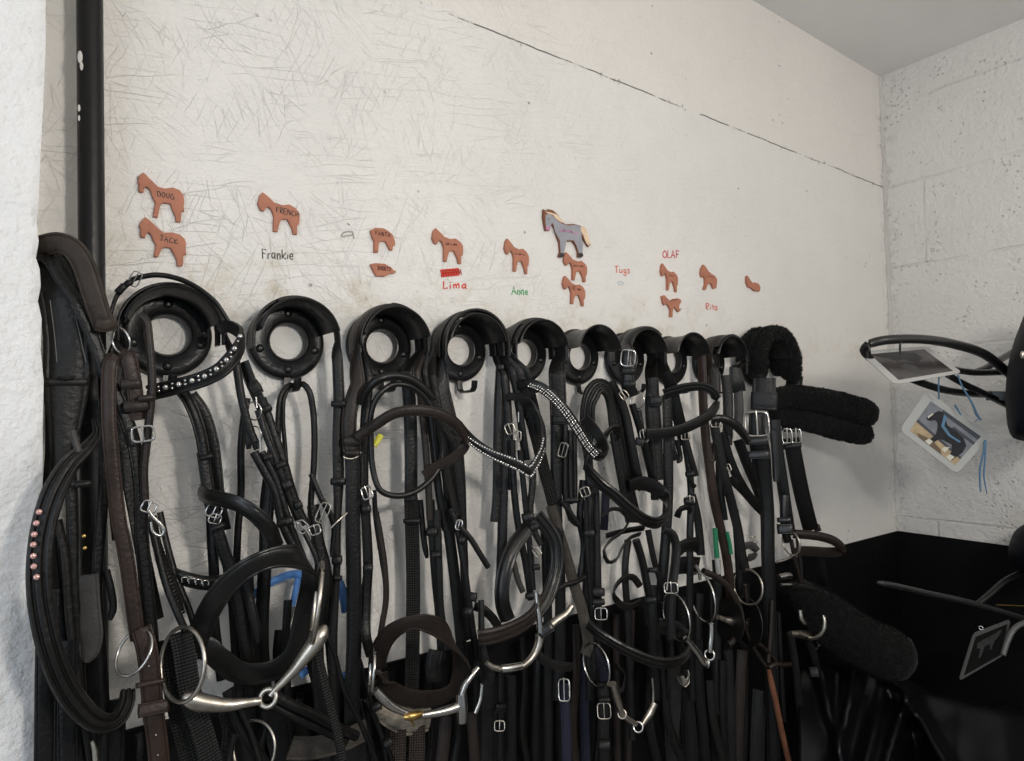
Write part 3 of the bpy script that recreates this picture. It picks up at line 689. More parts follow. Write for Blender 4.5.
def script(name, lab, *a, **k):
    o = write(None, name, *a, **k); tag(o, lab, 'handwriting', 'names handwritten on the white wall'); o.name = 'handwriting'; return o
script('handwriting', 'name handwritten in black ink on the white wall', 'Frankie', 262, 258.5, 293.5, 259.5, 9.5, 0.95, 'ink')
script('handwriting', 'name handwritten in bold red beneath the solid red scribble', 'Lima', 443, 288.6, 466.5, 288.6, 8.0, 1.5, 'red', gap=.2)
script('handwriting', 'name handwritten in green marker on the white wall', 'Anne', 512, 294.5, 528, 294.8, 7.5, 1.05, 'green')
script('handwriting', 'name handwritten in orange red with a dropped tail, beside no plaque', 'Tugs', 614.5, 272.5, 630, 273.5, 6.6, 0.95, 'ored')
script('handwriting', 'name in crimson capital letters on the white wall', 'OLAF', 663, 257.8, 679, 258, 7.2, 1.15, 'pred')
script('handwriting', 'short name handwritten in orange red, lowest and closest to the corner', 'Rita', 706, 309.5, 717.5, 310, 6.3, 1.0, 'ored')
# the solid red scribble: one dense zigzag
mb = MB(); zz = []
for i in range(26):
    f = i / 25; x = 440.8 + f * 20.5; c = 273.6 - f * 1.7
    zz.append((x, c + (4.0 if i % 2 else -3.6) * (1 - .25 * f), 0.05))
pts = [P(*q) + Vector((0, -0.00006 * (i % 5), 0)) for i, q in enumerate(zz)]
sweep(mb, pts, [2.1 * mpp(p) for p in pts], .0004, [(pts[min(i + 1, len(pts) - 1)] - pts[max(i - 1, 0)]).cross(Vector((0, 1, 0))) for i in range(len(pts))])
for yy, a in ((270.6, 0), (273.4, -.2), (276, -.5)):
    q = [P(x, yy - (x - 441) * .085, .06) for x in range(441, 461, 2)]
    sweep(mb, q, [2.4 * mpp(p) for p in q], .0004, [Vector((0, 0, 1))] * len(q))
o = mb.build('scribble', 'red'); tag(o, 'solid red scribble crossing out a word on the white wall', 'scribble')
mb = MB()
for s in ("341,236.5,.05 343,233.2,.05 347,231.6,.05 352,231.8,.05", "341.5,236.8,.05 346,235.8,.05 353,235.2,.05", "352,231,.05 353.5,236,.05 354,238.5,.05", "347,223.5,.05 350,225,.05"):
    pp = [P(*q[:3]) for q in catmull(parse(s), False, 1.0)]
    sweep(mb, pp, [1.5 * mpp(p) for p in pp], .0004, [(pp[min(i + 1, len(pp) - 1)] - pp[max(i - 1, 0)]).cross(Vector((0, 1, 0))) for i in range(len(pp))])
o = mb.build('scuff_mark', 'gsm'); tag(o, 'grey scuff mark on the white wall before the headless horse plaque', 'mark')
mb = MB()
for s in ("617,282.5,.05 621,281.5,.05 624,284,.05", "618,284,.05 622,284.5,.05"):
    pp = [P(*q[:3]) for q in catmull(parse(s), False, 1.0)]
    sweep(mb, pp, [1.3 * mpp(p) for p in pp], .0004, [Vector((0, 0, 1))] * len(pp))
o = mb.build('smear', 'smudge'); tag(o, 'faint pale blue smear below the orange red name with the dropped tail', 'mark')
# ------------------------------------------------------------------ right hand wall: saddle racks, photo cards, covered saddle
def PX(x, y, D):
    """photo position at distance D metres from the camera along the view axis"""
    r = ray(x, y); return CAM + r * D
def PZ(x, y, D): return PX(x, y, D)
# upper saddle rack (tubes at about 1.55 m from the lens, running back to the right hand wall)
t = thing('saddle_rack', 'black coated tube saddle rack hung with horse photo cards', 'saddle rack', PX(1012, 385, 1.6))
tube(t, 'arm', "1075,400,1.74,4.2 1040,398,1.62,4.2 1006,371,1.56,4.4 984,354,1.5,4.6 957,345,1.46,4.7 930,340,1.43,4.7 903,339,1.41,4.7 880,341,1.40,4.6 868,345,1.405,4.4 864,350,1.42,4.2 868,356,1.44,4 884,366,1.47,3.8 905,376,1.5,3.8 925,384,1.52,3.8 945,390,1.54,3.7 970,393.5,1.58,3.6 1006,395,1.64,3.6 1040,397,1.7,3.6 1075,398.2,1.74,3.6", 'tubeblk', side=PX)
tube(t, 'brace', "955,370,1.53,3.4 975,372.5,1.56,3.3 1004,372,1.62,3.3 1040,372,1.7,3.3 1075,370.7,1.74,3.3", 'tubeblk', side=PX)
tube(t, 'brace', "974,372.5,1.57,3.3 984,369,1.6,3.3 996,362,1.64,3.3 1010,354,1.7,3.3 1040,336,1.78,3.3 1075,331.1,1.74,3.3", 'tubeblk', side=PX)
tube(t, 'brace', "948,375,1.53,3.2 962,383,1.55,3.2 985,394,1.58,3.2 1005,404,1.62,3.2 1040,420,1.68,3.2 1075,423.5,1.74,3.2", 'tubeblk', side=PX)
mb = MB(); q = PX(997, 396, 1.6); r, u, n = frame(q); s = mpp(q)
sweep(mb, [q - r * 9 * s, q + r * 12 * s], [9 * s, 9 * s], .006, [u, u]); mb.build('bracket_plate', 'tubeblk', t)
def card(name, lab, cs, ins, D, border, prn, deco, thick=.0016, bulge=.0):
    """cs four corners 'x,y,D'; a laminated sheet with a print let into it; deco in (0..1)^2 over the print"""
    c = [PX(*q) for q in cs]; ctr = sum(c, Vector()) / 4
    t = thing(name, lab, 'photo card', ctr, 'laminated horse photo cards by the saddle racks')
    nrm = (c[1] - c[0]).cross(c[3] - c[0]).normalized()
    if nrm.dot(camdir(ctr)) < 0: nrm = -nrm
    def B(u, v, off=0.0):
        p = c[0] * (1 - u) * (1 - v) + c[1] * u * (1 - v) + c[2] * u * v + c[3] * (1 - u) * v
        return p + nrm * (off + bulge * math.sin(math.pi * u) * 0.6)
    out = []
    rc = 0.09
    for (cu, cv, a0) in ((rc, rc, 180), (1 - rc, rc, 270), (1 - rc, 1 - rc, 0), (rc, 1 - rc, 90)):
        for k in range(6):
            a = R(a0 + 18 * k); out.append((cu + rc * math.cos(a), cv + rc * math.sin(a)))
    def sheet(nm, outl, z0, z1, mat, par):
        mb = MB(); N = len(outl)
        cu = sum(o[0] for o in outl) / N; cv = sum(o[1] for o in outl) / N
        vs = []; fs = []; RG = 5
        for zz in (z1, z0):
            for g in range(1, RG + 1):
                for (u, v) in outl: vs.append(B(cu + (u - cu) * g / RG, cv + (v - cv) * g / RG, zz))
            vs.append(B(cu, cv, zz))
        half = RG * N + 1
        for h in (0, 1):
            for k in range(N):
                fs.append((h * half + RG * N, h * half + k, h * half + (k + 1) % N))
                for g in range(RG - 1): fs.append((h * half + g * N + k, h * half + (g + 1) * N + k, h * half + (g + 1) * N + (k + 1) % N, h * half + g * N + (k + 1) % N))
        for k in range(N): fs.append(((RG - 1) * N + k, half + (RG - 1) * N + k, half + (RG - 1) * N + (k + 1) % N, (RG - 1) * N + (k + 1) % N))
        mb.add(vs, fs); return mb.build(nm, mat, par, sharp=50)
    sheet('laminate', out, 0, thick, border, t)
    i0, j0, i1, j1 = ins
    pr = sheet('print', [(i0, j0), ((i0 + i1) / 2, j0), (i1, j0), (i1, (j0 + j1) / 2), (i1, j1), ((i0 + i1) / 2, j1), (i0, j1), (i0, (j0 + j1) / 2)], thick, thick + .0003, prn, t)
    for k, (nm, mat, poly) in enumerate(deco):
        pl = [(i0 + (i1 - i0) * a, j0 + (j1 - j0) * b) for a, b in poly]
        # flat printed shape, fan free: triangulated ngon
        me = bpy.data.meshes.new(nm); bm = bmesh.new(); L = parent_world(pr) if False else ctr
        f = bm.faces.new([bm.verts.new(B(a, b, thick + .0004 + .00012 * (k + 1)) - L) for a, b in pl])
        bm.normal_update()
        if f.normal.dot(nrm) < 0: f.normal_flip()
        ex = bmesh.ops.extrude_face_region(bm, geom=[f]); bmesh.ops.translate(bm, vec=-nrm * .0001, verts=[v for v in ex['geom'] if isinstance(v, bmesh.types.BMVert)])
        bmesh.ops.triangulate(bm, faces=[x for x in bm.faces if len(x.verts) > 4]); bmesh.ops.recalc_face_normals(bm, faces=bm.faces)
        bm.to_mesh(me); bm.free(); me.materials.append(M[mat])
        o = bpy.data.objects.new(nm, me); C.objects.link(o); o.parent = pr
    return t, B
def P01(s): return [tuple(map(float, q.split(','))) for q in s.split()]
c1, B1 = card('photo_card', 'laminated photo card lying tilted under the bent rack tube, print dark with glare',
  [(858, 352, 1.44), (926, 346.5, 1.5), (962, 373, 1.47), (894, 385, 1.41)], (.11, .10, .91, .90), 0, 'lam', 'ph_dark',
  [('pictured_horse', 'ph_horse', P01("0,.05 .2,0 .5,.03 .75,.1 .8,.35 .6,.5 .45,.3 .3,.35 .2,.2")), ('pictured_horse', 'ph_pale', P01(".25,.55 .4,.45 .5,.6 .5,.9 .38,.95 .3,.8"))])
c2, B2 = card('photo_card', 'laminated photo card of a black horse, hanging tilted from pale blue twine',
  [(926, 390.5, 1.5), (991, 436, 1.5), (956, 474, 1.49), (899, 430, 1.49)], (.12, .13, .90, .88), 0, 'lam', 'ph_wall',
  [('pictured_ground', 'ph_sand', P01("0,.70 1,.80 1,1 0,1")), ('pictured_ground', 'ph_line', P01("0,.62 1,.74 1,.80 0,.70")), ('pictured_wall', 'ph_line', P01(".25,.0 1,.0 1,.12 .25,.1")), ('pictured_wall', 'ph_line', P01(".55,.2 1,.22 1,.3 .55,.27")),
   ('pictured_shadow', 'ph_shade', P01(".12,.93 .4,.84 .62,.90 .7,1 .2,1")),
   ('pictured_horse', 'ph_horse', P01(".10,.42 .16,.22 .20,.10 .27,.06 .36,.16 .46,.28 .62,.26 .80,.30 .92,.42 .95,.62 .90,.95 .80,.97 .80,.78 .72,.62 .58,.66 .50,.70 .44,.92 .36,.92 .40,.66 .36,.50 .30,.38 .24,.36 .18,.46 .13,.48")),
   ('pictured_leg', 'ph_white', P01(".35,.86 .44,.86 .42,1 .32,.98")), ('pictured_leg', 'ph_white', P01(".80,.86 .90,.84 .88,1 .78,.98")), ('pictured_leg', 'ph_white', P01(".64,.80 .72,.72 .72,.9 .64,.9")), ('pictured_face', 'ph_white', P01(".10,.40 .14,.24 .16,.26 .13,.44")),
   ('pictured_rope', 'bluestr', P01(".30,.10 .36,.10 .42,.34 .60,.44 .80,.42 .80,.47 .58,.50 .38,.40"))])
for s in ("939,377,1.47,.75 938.5,386,1.47,.75 939,399,1.488,.75", "958,375,1.46,.8 961,384,1.465,.8 966,393,1.47,.9 973,405,1.475,1.0 977,415,1.48,1.2 981,420,1.482,.8"):
    tube(c2, 'twine', s, 'bluestr', side=PX)
for s in ("985,440,1.488,.9 983,455,1.486,.9 980,470,1.485,1.0 980.5,492,1.484,.7", "986,440,1.487,.7 985,460,1.485,.8 984,476,1.484,.8 987,494,1.484,.5", "955,405,1.475,1.0 958,410,1.476,1.0 961,415,1.478,.7", "977,415,1.478,.6 979,418,1.478,.6 974,422,1.478,.4"):
    tube(c2, 'twine', s, 'bluestr', side=PX)
tube(c1, 'tie', "868,343,1.40,1.0 869.5,350,1.395,1.1 870,357,1.41,1.0", 'tubeblk', side=PX)
tube(c1, 'tie', "901,340,1.405,1.0 900,347,1.40,1.0 900,353,1.43,.7", 'tubeblk', side=PX)
# lower rack with its card
t = thing('saddle_rack', 'lower black tube saddle rack with a thin brass rod, before the black dado', 'saddle rack', PX(990, 606, 1.6))
tube(t, 'arm', "877,582.5,1.45,1.6 882,583.5,1.45,2.6 900,587,1.47,2.9 925,593,1.5,3.1 955,599.5,1.53,3.2 985,607,1.56,3.3 1024,619,1.6,3.5 1045,626,1.62,3.5 1075,634,1.74,3.5", 'tubeblk', side=PX)
tube(t, 'brace', "978,604,1.56,2.9 990,594,1.58,2.9 1005,581,1.61,2.9 1020,574,1.64,2.9 1045,566,1.68,2.9 1075,556,1.74,2.9", 'tubeblk', side=PX)
tube(t, 'brace', "1075,626,1.74,2.6 1045,622,1.58,2.6 1024,623,1.54,2.6 1014,629,1.52,2.6 1008,640,1.51,2.6 1003,655,1.5,2.4", 'tubegrey', side=PX)
tube(t, 'brass_rod', "996,605,1.6,.7 1024,606,1.63,.7 1045,607,1.65,.7 1075,608,1.74,.7", 'brass', side=PX)
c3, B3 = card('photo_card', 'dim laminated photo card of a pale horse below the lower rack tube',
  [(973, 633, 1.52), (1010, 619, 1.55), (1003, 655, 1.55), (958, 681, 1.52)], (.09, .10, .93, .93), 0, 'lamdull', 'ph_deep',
  [('pictured_horse', 'ph_pale', P01(".12,.22 .25,.18 .55,.16 .80,.10 .86,.16 .78,.30 .68,.40 .66,.62 .60,.62 .56,.42 .40,.42 .36,.70 .30,.70 .28,.42 .16,.36"))])
ring(c3, 'eyelet', 981, 628, 0, 1.7, 0.8, mat='chrome', side=lambda x, y, d: PX(x, y, 1.515))
# saddle under its cover at the picture's edge, and the one on the lower rack
def lump(name, lab, cat, outline, D0, D1, mat, par=None):
    """rounded body whose near silhouette is the outline; thickness along the view"""
    cx_ = sum(p[0] for p in outline) / len(outline); cy_ = sum(p[1] for p in outline) / len(outline)
    mb = MB(); vs = []; fs = []; N = len(outline); rings = []
    for (f, D) in ((0.0, D0), (.35, D0 + (D1 - D0) * .04), (.7, D0 + (D1 - D0) * .16), (.9, D0 + (D1 - D0) * .32), (1, D0 + (D1 - D0) * .5), (.97, D0 + (D1 - D0) * .75), (.8, D1), (0.0, D1)):
        if f == 0.0: vs.append(PX(cx_, cy_, D)); rings.append([len(vs) - 1]); continue
        s_ = len(vs)
        for (x, y) in outline: vs.append(PX(cx_ + (x - cx_) * f, cy_ + (y - cy_) * f, D))
        rings.append(list(range(s_, s_ + N)))
    for a, b in zip(rings, rings[1:]):
        for k in range(N):
            j = (k + 1) % N
            if len(a) == 1: fs.append((a[0], b[k], b[j]))
            elif len(b) == 1: fs.append((a[k], b[0], a[j]))
            else: fs.append((a[k], b[k], b[j], a[j]))
    mb.add(vs, fs); o = mb.build(name, mat, par, sharp=60)
    if lab: tag(o, lab, cat)
    return o
def smooth2(pts, step=5):
    return [(q[0], q[1]) for q in catmull([[a, b, 0.0] for a, b in pts], True, step)]
t = thing('saddle', 'dark covered saddle on the rack at the picture edge, above the photo cards', 'saddle', PX(1040, 380, 1.5))
lump('cover', None, None, smooth2([(1030, 306), (1019, 328), (1012, 348), (1007, 372), (1005.5, 392), (1006, 412), (1008, 428), (1013, 438), (1024, 441), (1050, 446), (1075, 420), (1085, 370), (1075, 320), (1050, 300)]), 1.36, 1.62, 'saddle', t)
mb = MB(); q = PX(1022.5, 355, 1.372); blob(mb, q, .008, 12, 8, (.6, .5, 1.1)); mb.build('stud', 'steel', t)
t = thing('saddle', 'dark covered saddle low against the wall at the picture edge', 'saddle', PX(1040, 555, 1.5))
lump('cover', None, None, smooth2([(1030, 522), (1016, 530), (1010, 541), (1008, 552), (1012, 563), (1022, 571), (1045, 580), (1075, 570), (1080, 540), (1060, 520)]), 1.5, 1.75, 'saddle', t)
# shiny cover thrown over a saddle stand below
ND = 60; 
def cov(x, y):
    """distance of the cloth from the lens"""
    top = 664 + max(0, x - 850) * .30 - max(0, x - 960) * .12
    v = (y - top) / 100
    D = 1.72 - .26 * min(1.2, max(0, v)) ** .7 - .10 * max(0, (x - 900)) / 120
    g = lambda a, b, w: math.exp(-((a - b) / w) ** 2)
    # folds: ridges running from the top edge down and out
    D -= 0.051 * g(x, 884 + (y - 690) * -.25, 9) * (0.4 + min(1, v)) + 0.072 * g(x, 906 + (y - 700) * .62, 9) + 0.065 * g(x, 905 - (y - 700) * .30, 8)
    D += 0.058 * g(x, 912 + (y - 720) * .15, 9) * min(1, max(0, (y - 700) / 30))
    D -= 0.058 * g(x, 852 - (y - 680) * .22, 8) ; D += 0.043 * g(x, 838 + (y - 700) * -.05, 8)
    D -= 0.043 * g(x, 822 + (y - 680) * .25, 6)
    D += .010 * noise.noise(Vector((x * .03, y * .02, 3)))
    return D
mb = MB(); vs = []; fs = []; NX, NY = 76, 44
for j in range(NY + 1):
    for i in range(NX + 1):
        x = 799 + (1070 - 799) * i / NX
        top = 664 + max(0, x - 850) * .30 - max(0, x - 960) * .12 + 1.5 * math.sin(x * .13)
        y = top + (800 - top) * (j / NY) ** 1.15
        D = cov(x, y)
        if j < 3: D += .05 * (3 - j) / 3 + .02
        vs.append(PX(x, y, D))
for j in range(NY):
    for i in range(NX): fs.append((j * (NX + 1) + i, j * (NX + 1) + i + 1, (j + 1) * (NX + 1) + i + 1, (j + 1) * (NX + 1) + i))
mb.add(vs, fs); o = mb.build('saddle_cover', 'cover', sharp=180)
md = o.modifiers.new('t', 'SOLIDIFY'); md.thickness = .003
tag(o, 'shiny black nylon cover draped in folds below the hanging tack', 'saddle cover')
# ------------------------------------------------------------------ tack
def tubes(par, name, ss, mat, side=P):
    """round bars; the further ones hang under the first (or beside it when that is a sub-part already)"""
    PROF['c'] = circ(12); first = None
    for s in ss:
        mb = MB()
        pp = catmull(parse(s), False, 3.0); pts = [side(*q[:3]) for q in pp]
        ws = [2 * q[3] * mpp(p) for q, p in zip(pp, pts)]
        sweep(mb, pts, ws, ws, [RIGHT * 0.83 + UP * 0.41 + BACK * 0.37] * len(pts), 'c')
        o = mb.build(name if first is None or par.parent else name + '_arm', mat, par if first is None or par.parent else first)
        first = first or o
    return first
def stones(par, name, s, rad, gap, mat='stone', squash=.6, n=7):
    pp = catmull(parse(s), False, 1.0); mb = MB(); acc = 0; last = None
    for q in pp:
        if last is not None: acc += math.hypot(q[0] - last[0], q[1] - last[1])
        last = q
        if acc >= gap or acc == 0:
            if acc: acc -= gap
            p = P(*q[:3]); r, u, nn = frame(p); blob(mb, p, rad * mpp(p), n, 5, (1, 1, squash), (r, u, nn))
            acc = max(acc, 1e-6)
    return mb.build(name, mat, par)
def bridle(lab, x, y, d, name='bridle', cat='bridle', group='bridles hanging in a row on the racks'):
    t = thing(name, lab, cat, P(x, y, d), group)
    def S(nm, w, s, mat='blk', **k): return strap(t, nm, w, s, mat, **k)
    return t, S
def keepers(t, s, mat='blk'):
    for q in parse(s): keeper(t, q[0], q[1], q[2], q[3] * .93, *q[4:6], mat=mat)
def buckles(t, s, mat='chrome', minor=1.5):
    for q in parse(s): buckle(t, *q[:6], mat=mat, minor=minor)

# --- leftmost: black bridle with pink stones, half behind the wall end
t, S = bridle('black bridle with pink crystals on its looped browband, nearest the wall end', 60, 240, 8)
S('headpiece', 40, "34,252,8 52,268,10 62,300,11.5 67,340,11.5 67,372,11.5,.98 66,400,11.5,.9 65,425,11.5,.7 62,455,11.5,.5 60,480,11.5,.45", 'blk2', tw=-8, th=.006, prof='flat')
for s in ("50,300,12.6 54,330,12.6 57,362,12.6", "75,315,12.6 81,340,12.6 86,362,12.6"):
    S('stitching', .9, s, 'thread', th=.0004)
S('headpiece', 13, "32,252,9 48,258,11.5 62,280,12.6 78,305,13.3 90,330,13.3 98,352,13.3 106,374,13.3 120,404,13.3 132,436,13.3 140,482,13.2 142,540,13 148,602,12.8 153,660,12.6 156,765,12.4", 'blk', tw=15)
S('browband', 21, "95,421,16,.25 97,433,17,.35 88,446,18,.6 70,464,19,.85 54,492,20,1 43,530,20.6,1.02 39,570,21,1.02 41,605,21,1.02 49,645,20.8,1.02 62,680,20,1.02 79,706,19,1 98,722,18,.9 115,721,16.5,.8 126,704,15,.7 128,690,14,.6", 'blk2', prof='ridge', th=.0055, tw=-12)
S('strap_end', 6, "73,431,18 76,443,18.6 79,452,18.8", 'grey')
stones([o for o in t.children if o.name.startswith('browband')][0], 'crystal_row', "39,512,21.1 35.5,526,21.4 33.5,540,21.6 33.2,555,21.8 34.2,570,21.9 36.5,577,21.9", 3.1, 11, 'pink')
S('cheekpiece', 11, "70,470,12.5 72,500,12.5 73,540,12.5 73,580,12.5 76,630,12.4 80,690,12.2 82,765,12", 'blk', tw=10)
S('cheekpiece', 12, "52,400,11 52,450,11 49,500,11 54,560,11 62,640,11 66,765,11", 'blk', tw=-20)
S('cheekpiece', 10, "101,400,11.5 104,450,11.5 103,500,11.5 99,550,11.5 97,590,11.5 100,640,11.3 104,700,11 104,765,11", 'blk', tw=20)
S('strap_end', 22, "86,575,12.6 88,610,12.6 90,640,12.6 88,656,12.6,.7 86,662,12.6,.3", 'grey', tw=-6)
S('rein', 19, "48,590,16.4 47,640,16.5 46,690,16.5 45,765,16.5", 'blk', tw=8)
S('rein', 18, "68,640,13 67,700,13 68,765,13", 'blk', tw=-10)
S('rein', 22, "112,700,9 113,730,9 112,765,9", 'blk')
S('throatlash', 7, "106,570,12 111,590,12.2 113,608,12.2 110,620,12.2", 'blk', tip=True)
S('throatlash', 8, "58,520,13 66,560,13 70,620,13 78,680,13 92,765,13", 'blk2', tw=30)
keepers(t, "66,382,11.6,40,7,0 79,484,12.7,14,7,0 83,484,12.9,14,6,8", 'blk2')
S('keeper', 2.5, "58,377,12.6 66,379,12.7 75,377,12.6", 'blk', th=.003)
tubes(t, 'buckle', ["92,741,14,1.6 95,752,14,2.6 96,765,14,2.8"], 'steel')
stones(t, 'brass_stud', "84,536,13 85,549,13", 2, 12, 'brass')

# --- brown headcollar hung with it
t, S = bridle('dark brown leather headcollar with a broad crown strap, draped beside the black pipe', 80, 240, 13, 'headcollar', 'headcollar', None)
S('headpiece', 21, "32,250,9.5 46,245,11.8 60,243,13.4 74,250,14.6 84,266,14.8 92,290,14.8 99,312,14.6 104,325,14.4", 'crn', tw=-14, th=.005)
ring(t, 'ring', 121, 341, 13.4, 13, 2.2, yaw=55, ang=12, mat='chrome')
S('keeper', 15, "97,323,14.6 105,325,14.8 115,321,14.6", 'crn', th=.005, wax=(0, 1, .2))
S('cheekpiece', 11.5, "116,356,13.6 111,362,14,1.2 109,380,14 109,420,14 113,470,14 119,522,14 125,550,14 131,590,14 138,640,14", 'brn', tw=-6)
S('cheekpiece', 12, "122,352,13.4,.8 128,356,13.8,1.2 132,372,13.8 136,400,13.6 138,420,13.4", 'brn', tw=12)
S('throatlash', 11, "141,316,13.8,.7 146,320,14 149,340,14.2 151,362,14.3 152,385,14.3 150,410,14.2 147,440,14 144,470,13.8 145,500,13.6", 'dkb', tw=-10, th=.004)
keepers(t, "131,384,14,18,9,4 136,406,14.2,22,10,6 146,398,14.6,14,6,6", 'dkb')
buckles(t, "143,434,15,19,15,8", minor=2.4)
buckles(t, "149,507,14.6,13,11,-20", minor=1.6)
tubes(t, 'snap_hook', ["148,510,15,1.6 154,518,15,1.8 161,525,15,2.2 164,532,15,2 160,536,15,1.6 153,532,15,1.3 151,522,15,1.2"], 'chrome')
S('rein', 19, "141,628,15 146,645,15.2 150,670,15.3 153,709,15.3 157,738,15.3 160,768,15.3", 'brn', tw=6, th=.005)
keepers(t, "151,683,15.6,26,5,12 154,708,15.7,28,13,12", 'brn')
ring(t, 'buckle', 134, 652, 15.4, 21, 3, yaw=48, ang=-14, mat='chrome', sq=1.05)
stones(t, 'stitching', "149,666,15.7 150,668,15.7", .8, 9, 'chrome'); stones(t, 'punch_hole', "156,735,15.7 158,757,15.7", .9, 20, 'steel')

# --- bridle 1
t, S = bridle('black bridle with round silver studs on its browband and a thick eggbutt bit', 168, 300, 5)
over(t, 0, 3.6, .02, .0005, tl=.012, tr=.012, dl=.01)
over(t, 0, 5.6, .014, .0045, tl=.012, tr=.012, mat='blk', dl=.0)
S('throatlash', 5.5, "109,330,8 111,312,8 118,294,8 130,281,8.4 144,276.5,8.6 158,275,8.6 179,279,8.4 199,289,8 216,303,8 228,321,8", 'blk', wax=(.55, .5, 0))
buckles(t, "135,279,8.9,9,15,-28", minor=1.3)
keepers(t, "121,289,8.5,10,7,48 128,284,8.6,9,5,40")
S('headpiece', 15, "116,365,6.5 119,400,6.5 124,440,6.5 130,480,6.5 137,520,6.5 146,570,7 156,620,7", 'blk', tw=25, rk=(0,4.6,0,-92,.003))
S('headpiece', 11, "107,372,5 107,420,5 112,480,5 118,540,5", 'blk', tw=-15, rk=(0,2.8,0,-92,.002))
S('browband', 16, "149,393,8.5 163,390,10 178,386,11.5 194,382,12.6 208,377,13.4 222,369,14 233,357,14 240,345,13 241,335,11.5,.9 235,329,10,.8 226,326,8.6,.75 219,330,7.8,.7", 'blk2', wax=(.1, 1, -.12), prof='ridge', th=.0045)
bb = [o for o in t.children if o.name.startswith('browband')][0]
stones(bb, 'stud_row', "152,390.5,9.6 165,387.5,11 178,384.5,12.4 192,380.5,13.4 206,375.5,14.2 219,367,14.9 229,357,15 237,344,14.2 241,334,13", 2.7, 13.6, 'stone')
stones(bb, 'stud_row', "158.4,387,10.4 171.5,384,11.8 185,380.5,13 199,376,14 212,369.5,14.6 224,360,15 233.5,349,14.6 239.5,338,13.6", 1.25, 13.6, 'stone')
stones(bb, 'stud_row', "158.9,391,10.4 172.2,388,11.8 186,384,13 200.4,379.6,14 214.4,372.2,14.6 226.2,362.4,15 235.6,351,14.6", 1.25, 13.6, 'stone')
S('cheekpiece', 16, "182,392,6.5,.7 188,400,7 196,418,7.4 202,440,7.4 205,460,7.4", 'blk', prof='pad', th=.004, tw=15)
S('cheekpiece', 14, "190,395,6 202,412,6.2 211,440,6.2 215,470,6.2 218,500,6.2 224,530,6", 'blk', tw=-12)
S('cheekpiece', 12, "203,452,7.5 207,480,7.6 211,505,7.8 222,545,8 232,575,8 240,610,8 246,650,8 252,700,7.6", 'blk', tw=8)
S('cheekpiece', 10, "211,500,6.4 212,540,6.4 214,575,6.4 214,620,6.2 222,680,6", 'blk', tw=-10)
buckles(t, "214,511,8.6,14,12,-20 215,519,8.4,11,9,-15", minor=1.4)
keepers(t, "206,457,8,13,5,12 218,527,8.6,12,6,20")
S('noseband', 16, "200,492,7 206,496,9 220,499,11.5 240,505,13.6 258,517,14.4 271,532,14 278,548,12.6", 'shiny', wax=(.15, 1, .1), prof='pad', th=.0028)
S('cheekpiece', 8, "236,362,9 242,400,9 250,430,9 258,449,9", 'blk', tw=10, rk=(0,5.8,20,92,.006))
S('cheekpiece', 12, "243,362,8 250,380,8.4 258,398,8.6 263,410,8.6", 'blk', tw=-20)
keepers(t, "255,388,9,11,14,28 266,409,9,10,8,28")
S('cheekpiece', 9, "254,452,9.4 264,470,9.6 275,492,9.8 282,522,10 294,548,10.2 303,565,10", 'blk', prof='roll')
S('cheekpiece', 7, "262,452,9.8 276,480,10 286,512,10.2 296,540,10.3 306,565,10.3", 'blk', prof='roll')
S('cheekpiece', 7, "258,410,9.4 268,440,9.8 280,470,10 290,500,10 298,520,10", 'blk')
S('throatlash', 8, "262,398,8.8 274,432,9.4 284,462,9.6 292,490,9.6 300,512,9.6 306,524,9.6", 'blk', prof='flat', tw=18)
keepers(t, "281,465,10,10,7,25 287,485,10.2,9,10,25 298,505,10.2,7,8,25 268,457,10,9,7,22 285,522,10.5,15,8,15")
ring(t, 'buckle', 254, 411, 9.6, 9, 1.6, yaw=40, ang=10)
ring(t, 'buckle', 257, 434, 9.8, 8, 1.4, yaw=60, ang=20)
tubes(t, 'buckle_tongue', ["256,397,10,1 257,408,10.3,.9", "260,437,10.3,1.1 260.5,450,10.3,1"], 'chrome')
S('keeper', 4.5, "272,424,9,.6 278,430,9.6 279,440,9.2 278,452,8.6", 'blk')
buckles(t, "302,527,11,10,12,48 315,530,10.5,10,9,20", minor=1.6)
S('throatlash', 5, "303,530,10.4 311,546,11 317,562,11.4 316,576,11.4 314,590,11", 'blk', prof='roll')
S('noseband', 25, "197,646,11.5,.9 205,620,15 219,595,18 236,577,19.8 256,564,21 276,557,21 296,557,20 309,566,17.5 311,584,14 308,604,11.5 303,624,10 297,646,9.4 286,662,9.4 271,671,9.6 254,674,9.8 236,671,10 220,659,10.4 206,648,10.8", 'shiny', wax=(.5, .75, -.45), closed=True, th=.004)
b1 = tubes(t, 'bit', ["182,697,17.8,2.5 184,697.3,17.9,5.5 190,698.5,18,8.2 199,702,18,9 212,704,18,8 228,705,18.2,6.4 244,703,18.5,4.8 256,701.5,18.8,4 260,701,18.8,3.8", "325,625,19,2.5 324,628,19,5 321,633.5,19,7.8 315,643,19,8.4 306,655,19,7.2 296,668,19,5.6 285,680,19,4.2 276,689,19,3.6 270,696,19,3"], 'steel')
ring(b1, 'joint_eye', 268, 698, 18.9, 8, 5, yaw=20, ang=0, mat='steel')
ring(b1, 'bit_ring', 182, 664, 17.4, 35, 4.4, yaw=56, ang=12, mat='steel')
ring(b1, 'bit_ring', 317, 602, 18.4, 38, 4.8, yaw=87, ang=-2, mat='steel')
S('cheekpiece', 7, "150,520,9 155,540,10 160,562,11 168,590,12.5 178,614,14 186,632,15.5", 'blk', prof='roll')
S('rein', 9, "152,516,8 157,545,9 170,580,11 180,612,12", 'blk2', tw=20)
mb_l = [o for o in t.children if o.name.startswith('rein')][0]
st_ = MB()
